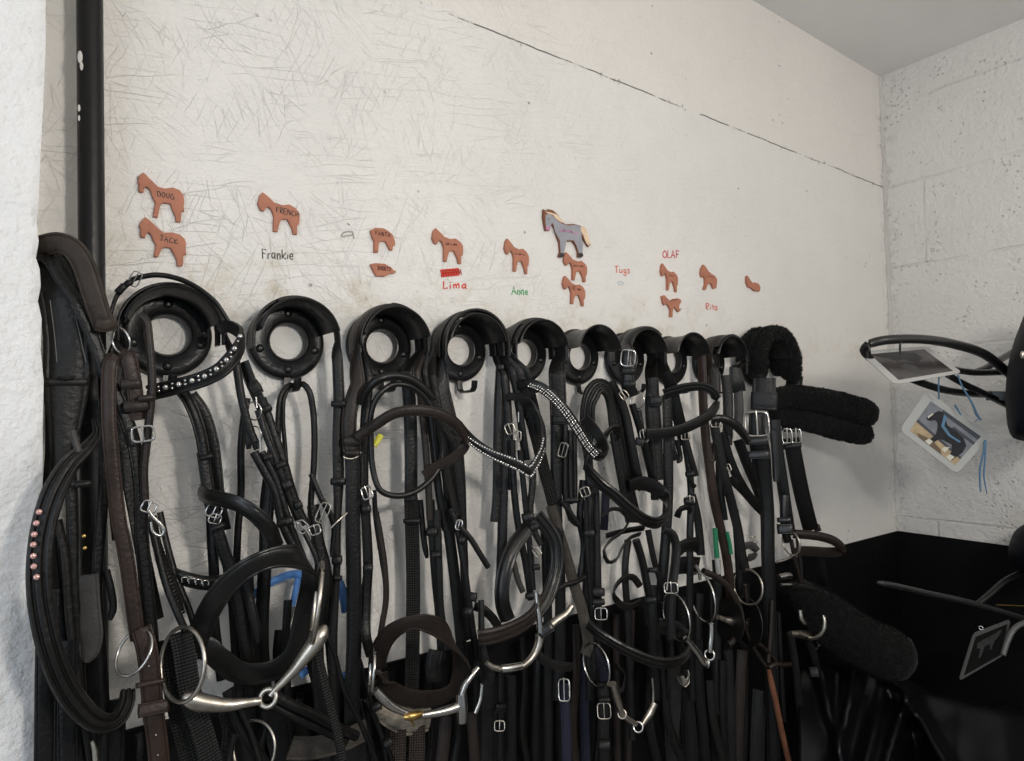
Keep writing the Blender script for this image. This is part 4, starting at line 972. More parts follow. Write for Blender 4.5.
for i in range(22):
    f = i / 21; x = 155 + f * 25; y = 540 + f * 74; strap(None, '', 2.2, "%.1f,%.1f,%.2f %.1f,%.1f,%.2f" % (x - 3, y + 2.5, 9.6 + 3 * f, x + 5, y - 2.5, 9.6 + 3 * f), mb=st_, th=.003)
st_.build('lacing', 'blk2', mb_l)
S('cheekpiece', 6, "160,512,8 166,540,8.6 176,576,9.6 190,612,10.6 198,640,11", 'blk', tw=30)
S('noseband', 14, "163,560,7 172,573,9 186,579,10 204,583,10 222,582,9 236,576,7", 'shiny', wax=(.1, 1, 0), th=.005)
nb2 = [o for o in t.children if o.name.startswith('noseband')][-1]
mbk = MB()
for i, x in enumerate((185, 192, 199, 206)):
    y = 580 + (x - 185) * .16
    for s in ("%g,%g,10.7 %g,%g,10.7 %g,%g,10.7 %g,%g,10.7" % (x - 3, y + 2.5, x - 3, y - 2.5, x + 2.5, y - 2.2, x + 2.5, y + 1.5),): strap(None, '', 1, s, mb=mbk, th=.0006)
mbk.build('silver_trim', 'stone', nb2)
S('strap_end', 9, "244,560,8 248,590,8.4 252,610,8.8 256,628,9 258,643,9", 'blk', tip=True)
S('cheekpiece', 13, "246,560,7 248,600,7 250,650,7 256,700,7", 'blk', tw=14)
S('cheekpiece', 12, "228,560,7 234,600,7 238,660,7 244,720,7 250,765,7", 'blk', tw=-10)
S('rein', 20, "180,632,15 184,650,15 187,672,15 192,700,15 203,732,15.4 213,768,15.6", 'pim', tw=10)
S('rein', 19, "168,640,13 174,690,13 186,740,13 194,768,13", 'pim', tw=-14)
S('rein', 10, "272,694,14 292,705,14 312,714,13.6 334,726,13 356,736,12", 'blk', prof='roll')
S('rein', 8, "274,706,13.6 296,718,13.6 320,729,13 346,742,12", 'blk', prof='roll')
S('rein', 9, "315,640,17.6 320,664,17.6 330,705,17.4 338,735,17 344,768,16.6", 'pim', tw=12)
S('rein', 5, "326,634,17 334,652,17 344,690,16.6 360,722,16 379,768,15", 'blk')
S('rein', 12, "228,690,12 238,721,12 252,745,12 266,768,12", 'blk', tw=10)
S('rein', 5, "240,708,12.8 252,735,12.8 262,768,12.8", 'blk2', tw=20)
ring(t, 'rein_ring', 254, 748, 13.6, 25, 3, yaw=40, ang=20, mat='steel')
S('rein', 6, "234,734,12.6 231,750,12.6 229,768,12.6", 'blk2')
S('rein', 24, "290,748,8 312,748,8 340,742,8 366,730,8", 'web', wax=(0, 1, .2))

# --- bridle 2
t, S = bridle('black bridle on the second rack from the pipe, one strap looped over its hook', 300, 300, 5)
over(t, 1, 3.0, .018, .0, a0=-92, a1=40, tl=.012, tr=.012, dl=0)
over(t, 1, 5.4, .014, .003, a0=-92, a1=90, tl=.012, tr=.012, mat='blk')
S('cheekpiece', 11, "337.5,360,6 339,400,6 338,440,6 338.5,480,6 338,500,6,.8 337,530,6,.7 337,560,6,.65 335,600,6,.7 333,640,6,.8 334,700,6,.8 338,765,6,.8", 'blk2', tw=8, rk=(1,6.0,-30,90,.002))
keepers(t, "338.5,404,6.4,14,6,0 338,481.5,6.4,14,7,0 337,560,6.4,9,9,0 337,578,6.3,9,5,0")
S('throatlash', 9, "297,386,4.5,.7 303,384,5.5 309,391,6 313,410,6 314.5,440,6 313.5,470,6 311,500,6 311,522,6 316,545,6 322,570,6 325,590,6", 'blk', prof='roll')
S('throatlash', 8, "296,386,4.5,.7 288,386,5.5 281,396,6 278.5,415,6 278,440,6 276,465,6 272,500,6 268,540,6 262,565,6", 'blk', tw=10)
S('throatlash', 4.5, "290,385,4.5 284,398,5 283,420,5 285,446,5 287,474,5", 'blk', prof='roll')
S('cheekpiece', 13, "274,450,4.2 269,480,4.6 266,510,4.6 266,545,4.6 264,580,4.6 262,640,4.6 266,700,4.6", 'blk', tw=-12)
S('cheekpiece', 7, "247,398,3 243,425,3 241,450,3 241,490,3 238,530,3 236,570,3 232,600,3", 'blk')
keepers(t, "248,440,5,4,18,8")
S('cheekpiece', 12, "313,505,6.4 318,540,6.8 325,566,7 327,585,7 321,610,7 318,640,7 320,700,7 326,765,7", 'blk', tw=20)
S('strap_end', 5.5, "311,474,6.4 316,486,7 322,500,7.4 330,514,7.6 334,528,7.6 333,545,7.6 332,557,7.6", 'blk', tip=True)
buckles(t, "323,513,8,10,20,-20", mat='steel', minor=1.4)
tubes(t, 'buckle_tongue', ["330,529,8,.9 338,521,8.2,1 347,513,8,.9"], 'steel')
S('cheekpiece', 10, "328,585,5 330,640,5 336,700,5 344,765,5", 'blk')
S('cheekpiece', 8, "288,600,4.6 286,640,4.8 288,700,5 296,765,5", 'blk', tw=14)
S('rein', 12, "305,620,5 312,660,5 322,700,5 334,765,5", 'pim')
S('rein', 14, "282,630,3.5 280,655,3.5 284,700,3.5", 'blk')
S('rein', 40, "282,705,3 288,735,3 296,768,3", 'blk')

# --- blue rope halter glimpsed behind
t, S = bridle('bright blue nylon headcollar glimpsed behind the black straps', 300, 575, 2.5, 'headcollar', 'headcollar', None)
S('noseband', 8, "240,606,2.5 250,598,2.6 262,588,2.8 278,579,3 296,574,3 312,582,3 322,588,3", 'blue', wax=(.2, 1, 0), th=.004)
S('cheekpiece', 6, "298,578,3 294,598,3.2 291,610,3.2", 'blue'); tubes(t, 'sleeve', ["293,606,3.4,3 289,618,3.4,3.2 286,630,3.4,3"], 'tubegrey')
S('cheekpiece', 9, "287,628,3.2 284,638,3.2 282,646,3", 'blue')
S('headpiece', 9, "320,588,3 330,580,3.2 337,580,3.2 342,590,3.2 345,604,3.2 346,612,3", 'blue', tw=10)
S('rein', 7, "300,676,3.5 310,668,3.6 316,663,3.5", 'blue'); S('rein', 6, "341,678,3.5 346,674,3.6 351,678,3.5", 'blue')

# --- bridle 3
t, S = bridle('black bridle with a broad smooth dark brown noseband hoop and a brass jointed bit', 382, 305, 5)
over(t, 2, 3.2, .02, .0, a0=-95, a1=88, tl=.012, tr=.012, mat='blk')
over(t, 2, 4.9, .013, .004, a0=-95, a1=88, tl=.012, tr=.012, mat='dkb')
over(t, 2, 6.3, .012, .0005, a0=-95, a1=88, tl=.012, tr=.012)
S('cheekpiece', 15, "358,384,7 351,405,7.2 349,425,7.2 350,450,7.2", 'dkb', tw=-8, th=.004, rk=(2,5.6,10,-92,.003))
S('cheekpiece', 15, "352,445,7 353,480,7 353,530,7 354,580,7 354,640,7 352,700,7 352,765,7", 'blk', tw=6)
keepers(t, "352,441,7.8,18,8,0 352,453,7.7,15,5,0", 'dkb')
tubes(t, 'buckle', ["343,457,8.2,.9 350,459,8.4,1.1 357,457,8.3,1 361,452,8,.8"], 'steel')
S('cheekpiece', 10, "369,378,6.2 366,410,6.4 364,450,6.6 364,490,6.8 366,520,6.8 368,565,6.8 366,600,6.8 366,635,8 371,656,11", 'blk', tw=16, rk=(2,6.6,10,-90,.002))
buckles(t, "367,493,8,10,12,20", minor=1.9)
keepers(t, "366,509,7.6,9,8,0 368,568,7.6,9,7,0")
S('throatlash', 6, "376,512,6 381,540,6.2 385,570,6.4 386,600,6.4 382,625,6.4 378,650,6.4", 'dkb', tw=10)
S('throatlash', 5, "374,490,6 376,520,6 382,560,6 386,590,6 383,622,6", 'blk')
# padded upper loop
S('noseband', 9, "361,404,8 367,390,9.4 378,380,10.6 392,376,11 407,378,11 420,386,10.6 431,398,10 437,416,9.4 442,440,9 446,466,8.6 451,492,8.2 457,516,8", 'shiny', wax=(.55, .75, -.5), prof='pad', th=.004)
S('noseband', 6, "371,440,9 371,414,9.6 378,396,10.2 392,385,10.6 406,385,10.6 420,393,10.2 431,408,9.8 440,430,9.4 443,452,9 438,470,8.8 426,484,9 412,493,9.2 396,496,9.4 381,491,9.4 373,470,9", 'shiny', prof='roll', closed=True)
S('noseband', 11, "357,438,9 366,431,10 378,423,11.4 393,414,12.6 412,410.5,13.6 432,412,14 450,419,13.6 461,429,12.4 466,441,11 460,452,10 448,461,9.4 434,468,9 424,476,8.6", 'dkb', wax=(.2, 1, 0), th=.004)
S('tag', 6, "381,435,7.4 378,440,7.6 374,446,7.6", 'yellow')
for (w_, s, m_, tw_, *rk_) in ((13, "407,372,6.2 410,410,6 411,450,6 411,500,6", 'blk', 5, (2,4.4,0,90,.004)), (7, "417,372,6.8 420,392,6.8 424,430,6.8 428,480,6.8 430,520,6.8", 'dkb', 10, (2,5.4,0,90,.006)), (8, "424,372,6.4 428,402,6.4 434,450,6.4 440,500,6.4 446,530,6.4", 'blk', -10, (2,6.4,0,90,.002)), (9, "432,376,6 440,420,6 446,470,6 449,510,6", 'blk2', 8, (3,3.2,10,-90,.003)), (8, "433,400,6 440,440,6 448,490,6 455,530,6", 'blk', -14)):
    S('cheekpiece', w_, s, m_, tw=tw_, rk=rk_[0] if rk_ else None)
S('rein', 14, "411,498,5 412,530,5 413,570,5 413,620,5 412,680,5 410,740,5 410,768,5", 'pim', tw=4)
keepers(t, "412,521,5.4,17,5,0")
S('rein', 6, "420,500,5 424,540,5 427,558,5", 'blk', tip=True)
for (w_, s, m_, tw_, *rk_) in ((9, "430,500,6 433,540,6 436,580,6 440,620,6 442,660,6", 'blk', 10), (9, "436,510,6.6 438,560,6.6 440,610,6.6 446,650,6.6", 'blk2', -10), (11, "444,500,6.4 450,540,6.4 456,590,6.4 461,640,6.4 466,680,6.4", 'blk', 10)):
    S('cheekpiece', w_, s, m_, tw=tw_, rk=rk_[0] if rk_ else None)
keepers(t, "432,532,6.8,11,8,0 436,555,7,10,6,0")
S('cheekpiece', 7, "450,508,8 457,528,8.4 463,560,8.8 468,596,9 472,625,9 477,660,9", 'blk', prof='roll')
keepers(t, "473,597,9.4,7,9,-8 468,612,9.4,8,8,-8 462,540,9.2,7,7,-12")
buckles(t, "459,525,9.4,6,9,-10", minor=1.8)
S('strap_end', 6, "460,527,9.6 470,538,10 480,554,10.2 488,567,10.2", 'shiny', prof='roll')
S('noseband', 22, "378,668,10,.85 380,650,12.5 390,634,15 404,625,17 420,622,18 437,627,17.6 451,640,16 460,658,13.6 461,675,11.4 455,688,10 440,697,9.2,.9 420,699,9,.9 400,695,9,.9 386,684,9.4,.85", 'dkb', wax=(.6, .72, -.4), closed=True, th=.004)
b3 = tubes(t, 'bit', ["375,690,13,4.2 381,697,13,4.6 391,706,13,4.2 403,712,13,3.2 409,714,13,3", "418,716,13,3.2 430,714,13,3.8 445,711,13,4.6 457,707,13,5.2", "461,693,13.2,5.4 462,708,13.2,5.8 462,722,13.2,5"], 'chrome')
tubes(b3, 'joint', ["404,717,13.2,3 412,716,13.6,4.4 421,714,13.4,3.4", "409,716,13.6,1.4 414,726,13.4,1"], 'brass')
tubes(b3, 'bit_ring', ["461,696,13.4,3.6 465,685,13.6,3.4 473,674,13.6,3 478,668,13.4,2.6", "482,684,13,2.2 480,700,13,2.3 475,713,13,2.4"], 'chrome')
ring(b3, 'bit_ring', 372, 670, 12.6, 22, 3.6, yaw=85, mat='chrome')
S('cheekpiece', 12, "481,600,9.6,.5 482,640,10.6,.6 485,664,11,.9 489,672,11.2,1 488,680,11,1", 'blk2', tw=-8)
S('chin_pad', 26, "380,704,7 392,714,7 410,722,7 428,718,7", 'cream', wax=(.2, 1, 0), th=.012)
S('rein', 16, "398,722,7 398,745,7 397,768,7", 'pimb'); S('rein', 16, "417,726,7.4 417,745,7.4 416,768,7.4", 'pimb')
S('rein', 10, "471,712,12 473,735,12 475,768,12", 'dkb'); S('rein', 12, "446,716,8 444,740,8 441,768,8", 'dkb')
S('rein', 5, "366,700,7 376,722,7 386,745,7 395,768,7", 'blk', prof='roll'); S('rein', 4, "360,660,7 372,705,7 381,735,7 388,768,7", 'blk', prof='roll'); S('rein', 6, "360,700,6 368,735,6 376,768,6", 'blk2')
keepers(t, "388,743,7.6,9,8,25 376,707,7.6,10,7,20")
S('rein', 14, "370,680,5 366,720,5 362,768,5", 'blk')
S('strap_end', 15, "436,650,6.5 433,665,6.5 434,682,6.5", 'blk2', tw=10)

# --- bridle 4
t, S = bridle('black bridle with a V shaped browband of small crystals, under the red handwriting', 461, 310, 5)
over(t, 3, 3.0, .02, .001, a0=-95, a1=88, tl=.012, tr=.012); over(t, 3, 4.8, .014, .006, a0=-95, a1=90, tl=.012, tr=.012, mat='blk2'); over(t, 3, 6.0, .012, .002, a0=-95, a1=90, tl=.012, tr=.012); over(t, 3, 7.1, .010, .0065, a0=-95, a1=90, tl=.012, tr=.012, mat='blk2')
S('cheekpiece', 19, "441,390,5.2 447,415,5.4 453,440,5.4 459,480,5.4,.7 462,520,5.4,.5 464,560,5.4,.45 467,640,5.4,.45", 'blk', tw=15, rk=(3,4.2,10,-92,.003))
for (w_, s, m_, tw_, *rk_) in ((8, "505,374,6 508,410,6 510,450,6 512,490,6", 'blk', 12, (3,3.0,0,90,.002)), (8, "512,370,7 518,400,7 522,430,7 526,460,7", 'blk', -6, (3,4.2,0,90,.005)), (9, "519,370,7.6 527,398,7.6 534,424,7.4", 'blk2', 10, (3,5.4,0,90,.003)), (9, "526,372,8 534,405,8 540,432,7.8", 'blk', -10, (3,6.5,0,90,.006)), (10, "501,365,5 499,400,5 498,450,5 497,500,5 495,522,5", 'blk', 6), (10, "506,400,5.4 504,450,5.4 503,500,5.4 502,545,5.4 500,600,5", 'blk2', -8), (7, "512,440,7 514,490,7 519,530,7 526,565,7.2 531,600,7.4", 'blk', 0), (6, "520,450,7.4 524,490,7.4 528,530,7.4 531,560,7.6 533,590,7.8", 'blk', 8), (7, "533,470,7 532,490,7 530,510,7 534,530,7.4 541,545,7.8,.8", 'blk2', 10)):
    S('cheekpiece', w_, s, m_, tw=tw_, rk=rk_[0] if rk_ else None)
keepers(t, "530,596,8.4,9,6,0 528,517,8.2,12,8,10 534,527,8.4,9,7,20 536,567,8,7,6,0")
buckles(t, "510,429,7.8,9,10,20 518,436,7.8,6,9,0 537,552,8.6,6,9,40", mat='steel', minor=1.3)
tubes(t, 'buckle_tongue', ["518.5,412,8.4,.8 518.5,422,8.4,.8", "532,546,9,1 539,556,9,1.2"], 'chrome')
S('browband', 10, "458,424,8 467,435,9.4 479,446,11 494,455,12.6 510,461.5,14 524,468,14.6 530,471,14.6", 'shiny', wax=(.2, 1, 0), th=.0045)
S('browband', 10, "529,472,14.6 536,463,14 542,450,13 543,432,11.6 540,417,10.2,.9 531,404,9,.85 519,398,8,.8 507,396,7.2,.8", 'shiny', wax=(.3, .8, -.4), th=.0045)
bb = [o for o in t.children if o.name.startswith('browband')][0]
stones(bb, 'crystal_row', "466,436,10.2 478,444,11.6 492,451,13.2 508,457,14.6 522,462.5,15.2 529.5,466.5,15.2 536,458,14.8 541.5,447,13.8 543.5,438,13", 1.3, 2.7, 'stone', n=6)
stones(bb, 'crystal_row', "467,441,10.2 478,450,11.6 492,458,13.2 507,465,14.6 520,471,15.2 530,476.5,15.2 536,469,14.8 541,459,13.8 544,449,13", 1.4, 2.8, 'stone', n=6)
S('rein', 12, "524,395,5.6 530,415,5.6 537,440,5.6 544,470,5.6 551,495,5.6 554,508,5.6", 'pim', tw=-4)
S('rein', 11, "551,506,5.8 558,530,6 566,556,6.2 574,584,6.6 581,606,7 586,628,7.4 588,645,7.4 585,655,7.4", 'web', tw=4)
S('rein_stop', 5, "559,589,8 565,585,8.4 574,583,8.6 582,579,8.2 586,577,8", 'blk2', wax=(.1, 1, 0), th=.004)
S('noseband', 15, "534,521,7.4 523,534,8 513,548,8.6 506,566,9 502,588,9.2 503,606,9.2 508,620,9.4", 'shiny', prof='pad', th=.004, tw=-10)
S('noseband', 14, "537,516,7 547,528,7.4 555,542,8 557,560,8.4 553,582,8.8 545,602,9.4 537,613,9.6", 'shiny', prof='ridge', th=.005, tw=12)
S('noseband', 17, "539,598,12 535,612,13 524,623,14 508,631,14.6 492,636,14.4 478,638,13.4", 'dkb', wax=(.25, 1, 0), prof='ridge', th=.006)
S('noseband', 9, "474,606,8 484,610,9 494,620,9.4 500,630,9", 'blk', wax=(.1, 1, 0))
b4 = tubes(t, 'bit', ["487,663,13,2.4 492,667,13,3 500,669,13,2.8", "521,667,13,3 528,662,13,3.4 535,653,13,3.8 539,643,13,4.2 540,635,13,4.6", "549,627,13,4.6 557,620,13,4 566,614,13,3.6 572,606,13,3"], 'steel')
tubes(b4, 'centre_link', ["501,669,13.2,3.9 511,668,13.4,4.1 521,666,13.2,3.9"], 'chrome')
tubes(b4, 'bit_ring', ["536,592,13,2 537,605,13.2,2.4 539,618,13.4,3 540,632,13.4,3.4"], 'chrome')
keepers(t, "546,630,13.8,16,10,30", 'shiny')
S('curb_strap', 9, "535,652,10 545,661,10.6 558,666,10.6 572,667,10", 'blk2', wax=(.2, 1, 0))
S('cheekpiece', 7, "500,670,10 500,700,10 500,730,10 500,768,10", 'blk'); buckles(t, "499.5,726,10.8,10,9,0", mat='steel', minor=1.2)
S('keeper', 9, "495,708,10.6 500,709,10.8 505,708,10.6", 'blk', wax=(0, 1, 0))
S('rein', 16, "489,680,8 490,710,8 489,768,8", 'blk2', tw=10); S('rein', 12, "510,676,8 510,720,8 510,768,8", 'blk', tw=-8)
S('cheekpiece', 6, "513,560,7 518,580,7.4 523,592,7.6", 'grey')

# --- bridle 5
t, S = bridle('black bridle with a broad browband of close set crystals, right below the green handwriting', 525, 320, 5)
over(t, 4, 2.6, .018, .0, a0=-95, a1=88, tl=.012, tr=.012); over(t, 4, 4.6, .02, .004, a0=-95, a1=90, tl=.012, tr=.012); over(t, 4, 6.4, .012, .001, a0=-95, a1=90, tl=.012, tr=.012, mat='blk2')
S('cheekpiece', 17, "557,374,6.2 558,400,6 559,430,6 560,470,6", 'blk2', tw=6, rk=(4,4.9,-40,90,.003))
keepers(t, "562,420,6.6,22,9,0")
for (w_, s, m_, tw_, *rk_) in ((11, "556,425,6 556,470,6 557,520,6 560,580,6 560,640,6 558,700,6", 'blk', 10), (6, "565,425,7 565,460,7 566,500,7 572,520,7 579,525,7", 'blk', 0), (5, "570,430,7.2 570,470,7.2 571,504,7.2", 'blk2', 0), (5, "574,430,7 575,470,7 575,503,7", 'blk', 0)):
    S('cheekpiece', w_, s, m_, tw=tw_, rk=rk_[0] if rk_ else None, prof='roll' if w_ < 7 else 'flat')
buckles(t, "563,450,7.6,8,14,-15", mat='steel', minor=1.2); keepers(t, "571,500,7.6,16,5,0")
S('browband', 10.5, "519,385,8 528,384,9.6 540,387,11.4 553,397,12.8 566,412,13.8 578,430,14.2 588,446,14 596,455,13 602,457,12,.9 606,453,11,.9 603,443,9.6,1 594,429,8.4,1 584,418,7.6,1", 'shiny', wax=(.25, .8, .45), th=.0045)
bb = [o for o in t.children if o.name.startswith('browband')][0]
for dx, dy in ((-1.6, 1.5), (.4, -.4), (2.2, -2.2)):
    stones(bb, 'crystal_row', ' '.join('%g,%g,%g' % (x + dx, y + dy, d + .55) for x, y, d in ((530, 384.5, 9.8), (541, 389, 11.4), (553, 398.5, 12.8), (566, 413.5, 13.8), (578, 431.5, 14.2), (588, 447, 14), (596, 456, 13.2))), 1.15, 2.4, 'stone', n=6)
S('rein', 9, "545,520,5 546,560,5 548,620,5 548,700,5 548,768,5", 'blk', tw=10)
S('throatlash', 6, "571,520,6.4 566,500,6.4 563,480,6.4 561,462,6.4", 'blk')
S('throatlash', 5, "560,500,7 570,512,7.4 578,524,7.6", 'blk2', prof='roll')

# --- bridle 6: coil on the hook of the bare rack
t, S = bridle('black bridle coiled in concentric straps from the hook of a bare topped rack', 597, 380, 5)
for k_ in range(5):
    f = k_ * 2.6
    S('headpiece', 4.6, "%g,470,%g %g,430,%g %g,405,%g %g,%g,%g %g,%g,%g %g,%g,%g %g,404,%g %g,440,%g %g,522,%g" % (588 - f * .3, 5 + k_ * .5, 582 + f, 5.6 + k_ * .5, 583 + f, 6 + k_ * .5, 588 + f * .9, 388 + f * .9, 6.4 + k_ * .5, 597 + f * .35, 380.5 + f, 6.6 + k_ * .5, 608 - f * .3, 384 + f, 6.4 + k_ * .5, 614 - f * .55, 6 + k_ * .5, 621 - f * .8, 5.8 + k_ * .5, 640 - f * 1.2, 5.6 + k_ * .5), 'shiny' if k_ % 2 else 'blk', prof='roll')
S('headpiece', 12, "609,382,6 617,398,6.2 622,425,6.2 628,455,6.2 634,490,6", 'blk', tw=12)
S('browband', 8, "597,448,8 604,438,9 612,428,9.6 619,428,9 618,436,8 611,444,7.4", 'shiny', wax=(.3, 1, .3))
S('noseband', 13, "586,466,9,.7 592,474,10.4,.9 602,485,12 616,496,13.6 630,509,14.8 643,519,15.2 656,523,14.6 666,516,13 669,505,11.6,.95 664,495,10.2,1 652,486,9.2,1.1 638,483,8.6,1.1 629,486,8.2,1", 'shiny', wax=(.35, 1, .1), prof='ridge', th=.005)
for (w_, s, m_, tw_, *rk_) in ((9, "588,455,7 590,490,7 588,520,7 590,560,7 589,620,7 590,700,7", 'blk', 10), (8, "595,480,7.4 596,520,7.4 597,560,7.4 598,610,7.4 598,640,7.4", 'blk2', -10), (7, "583,480,6 580,520,6 584,545,6 580,580,6", 'blk', 0), (5, "586,500,7.6 588,560,7.6 592,620,7.6 594,680,7.4", 'blk', 10)):
    S('cheekpiece', w_, s, m_, tw=tw_, rk=rk_[0] if rk_ else None)
keepers(t, "590,492,8,12,7,0 589,533,8,11,7,0 598,592,8.4,13,8,0 598,602,8.4,13,6,0"); buckles(t, "585,492,8.4,9,9,20", mat='steel', minor=1.2); buckles(t, "601,614,9,12,11,0", minor=1.5)
S('throatlash', 5, "602,516,8 612,509,9 622,511,9.6 628,521,9.6 623,531,9.4 611,540,9 604,551,8.6 608,562,8.6 616,560,8.8 622,548,8.8 630,538,8.4 640,534,8", 'shiny', wax=(.6, .6, .2))
S('throatlash', 7, "640,586,8 632,577,8.8 621,580,9.4 614,591,9.6 618,602,9.4 628,607,9 640,602,8.4", 'blk2', wax=(.55, .75, 0), prof='flat')
S('throatlash', 6, "606,536,7 616,533,7.6 630,530,7.4 644,528,7", 'blk', wax=(.4, .8, 0))
S('rein', 7, "628,540,6 625,570,6 628,620,6 630,680,6 632,740,6", 'blk2', tw=10)
S('noseband', 14, "588,624,9,.8 598,633,11 612,642,13 628,651,14.8 646,659,16 662,663,16.2 676,662,15 686,655,13 688,645,11 682,634,9.4,1.1 668,627,8.4,1.2 656,626,8,1.1", 'shiny', wax=(.35, 1, .05), prof='ridge', th=.0055)
b6 = tubes(t, 'bit', ["612,684,11,4.6 615,694,11,4.8 619,706,11,3.6 622,714,11,2.8", "621,713,11,2.4 629,720,11.2,2.8 636,724,11.2,2.4", "654,703,11,4.4 650,712,11,4.2 645,720,11,3.2 641,726,11,2.4"], 'steel')
ring(b6, 'joint_eye', 638, 727, 11.2, 4.6, 2.2, mat='chrome'); ring(b6, 'joint_eye', 622, 714, 11.1, 4, 2, mat='steel')
ring(b6, 'bit_ring', 596, 665, 10.4, 21, 2.4, yaw=55, ang=14, mat='chrome'); tubes(b6, 'bit_ring', ["652,678,11,1.3 653,690,11,1.4 653,702,11,1.5"], 'steel')
S('rein', 10, "603,683,11.4 604,700,11.6 604,730,11.6 605,768,11.4", 'blk2', tw=6); buckles(t, "604,711,12,13,14,0", mat='steel', minor=1.2); keepers(t, "604,745,12,12,8,0 604,700,12,12,4,0")
S('noseband', 6, "615,665,9 624,676,9.8 622,690,9.6 612,694,9", 'blk2', wax=(.5, .8, 0))

# --- navy halter
t, S = bridle('navy nylon headcollar with a steel buckle, low down among the black straps', 564, 680, 4, 'headcollar', 'headcollar', None)
S('cheekpiece', 10, "565,683,7 565,700,7 566,730,7 567,768,7", 'navy'); buckles(t, "564,690,7.6,11,20,0", minor=1.8)
S('cheekpiece', 9, "588,560,3 586,610,3 584,690,3 586,768,3", 'navy'); S('cheekpiece', 8, "606,490,3 605,510,3 604,530,3", 'navy'); S('noseband', 12, "592,650,4 600,664,4.4 606,680,4.4", 'navy')

# --- bridle 7
t, S = bridle('black bridle whose wide crown strap is buckled across the front of its rack', 628, 320, 5)
over(t, 6, 5.0, .026, .002, a0=-92, a1=60, tl=.012, tr=.012, mat='blk2')
over(t, 6, 6.6, .012, .0, a0=-40, a1=90, tl=0, tr=.04)
S('headpiece', 14, "627,350,8.2 627,360,8.4 628,385,8.4 632,396,8.2", 'shiny', tw=-6, th=.005, rk=(6, 6.4, 40, -62, .003))
buckles(t, "628,358,9,14,16,-4", minor=1.6); keepers(t, "628,371,8.8,14,7,0 629,384,8.8,13,7,0")
ring(t, 'ring', 637, 400, 8.6, 8, 1.6, yaw=30, sq=1.1)
for (w_, s, m_, tw_, *rk_) in ((8, "618,392,7.4 626,415,7.6 632,445,7.8 638,475,7.8 642,490,7.6", 'blk', 8), (7, "632,404,8 640,430,8.2 648,460,8 655,490,7.8", 'blk', -8), (7, "638,410,7.6 643,440,7.8 650,470,7.8 656,495,7.4", 'blk2', 10), (11, "653,378,6.2 654,400,6 657,440,6 658,480,6", 'blk', 6, (6,3.6,0,90,.002)), (12, "665,372,7.4 672,392,7.4 679,420,7.4 684,440,7.2", 'blk', -8, (6,5.8,0,90,.003)), (10, "667,395,6.6 668,440,6.6 668,500,6.4 664,560,6.2 660,600,6", 'blk', 8), (8, "650,385,5.4 649,410,5.4 652,450,5.4 655,500,5.4", 'blk2', 0, (6, 2.4, 0, 90, .002)), (6, "671,430,7 673,450,7.2 676,460,7.2", 'blk', 0)):
    S('cheekpiece', w_, s, m_, tw=tw_, rk=rk_[0] if rk_ else None)
keepers(t, "655,401,7,13,10,0 640,442,8.4,9,8,-14"); buckles(t, "644,436,8.8,7,12,10 624,395,8.6,7,9,40", mat='steel', minor=1.2)
S('noseband', 9, "664,394,7.4,1.1 676,390,9.4,1.1 690,387,11.4,1 704,387,13,.95 714,393,13.8,1 717,402,13.8,1.15 711,413,13.4,1.25 698,422,12.8,1.2 682,429,12 664,433,11 646,434,10", 'shiny', wax=(.32, 1, -.1), prof='ridge', th=.005)
S('cheekpiece', 8, "636,540,7.6 642,560,7.8 648,590,8 654,620,8 660,660,8 664,700,7.8", 'blk', prof='roll'); S('cheekpiece', 6, "648,530,7 654,560,7 660,580,7 668,620,7 672,660,7", 'blk2')
S('cheekpiece', 9, "652,585,8.6 652,610,8.6 654,650,8.6 656,700,8.4", 'blk', tw=10); keepers(t, "651,600,9,11,6,0 653,570,8.6,9,5,0")
S('noseband', 10, "664,530,8.4,.7 672,534,9.2,.9 676,546,9.6 675,565,9.8 672,590,10 671,610,10 671,640,10", 'blk2', tw=-10); buckles(t, "671,588,10.6,13,10,0", minor=1.6)
b7 = tubes(t, 'bit', ["685,638,12,2.6 691,645,12,3.2 698,654,12,3.6 703,662,12,3.4 708,665,12,2.6", "711,623,12,3.2 711,635,12,3.2 710,646,12,3 710,652,12,2.8"], 'chrome')
ring(b7, 'joint_eye', 709.5, 655, 12, 4.6, 2.4, mat='chrome'); ring(b7, 'joint_eye', 706, 663, 12, 4, 2.4, yaw=45, mat='chrome')
ring(b7, 'bit_ring', 676, 617, 11.6, 23, 2.2, yaw=58, ang=10, mat='chrome'); ring(b7, 'bit_ring', 702, 597, 11.6, 24, 2.2, yaw=62, ang=8, mat='chrome')
tubes(b7, 'ring_loop', ["695,565,11.4,1.8 699,572,11.6,1.8 700,580,11.6,1.6"], 'chrome')
S('strap_end', 8, "680,676,10 685,684,10.6 688,678,11 686,670,10.6", 'steel', wax=(.3, 1, 0))
S('rein', 14, "673,660,7 674,700,7 672,735,7 674,768,7", 'blk2', tw=8); S('rein', 8, "665,690,8 668,720,8 676,745,8 686,768,8", 'blk', tw=20)
S('rein', 12, "686,690,6 690,720,6 692,768,6", 'blk', tw=10); S('rein', 8, "710,680,7 712,710,7 718,740,7 726,768,7", 'blk2', tw=16)

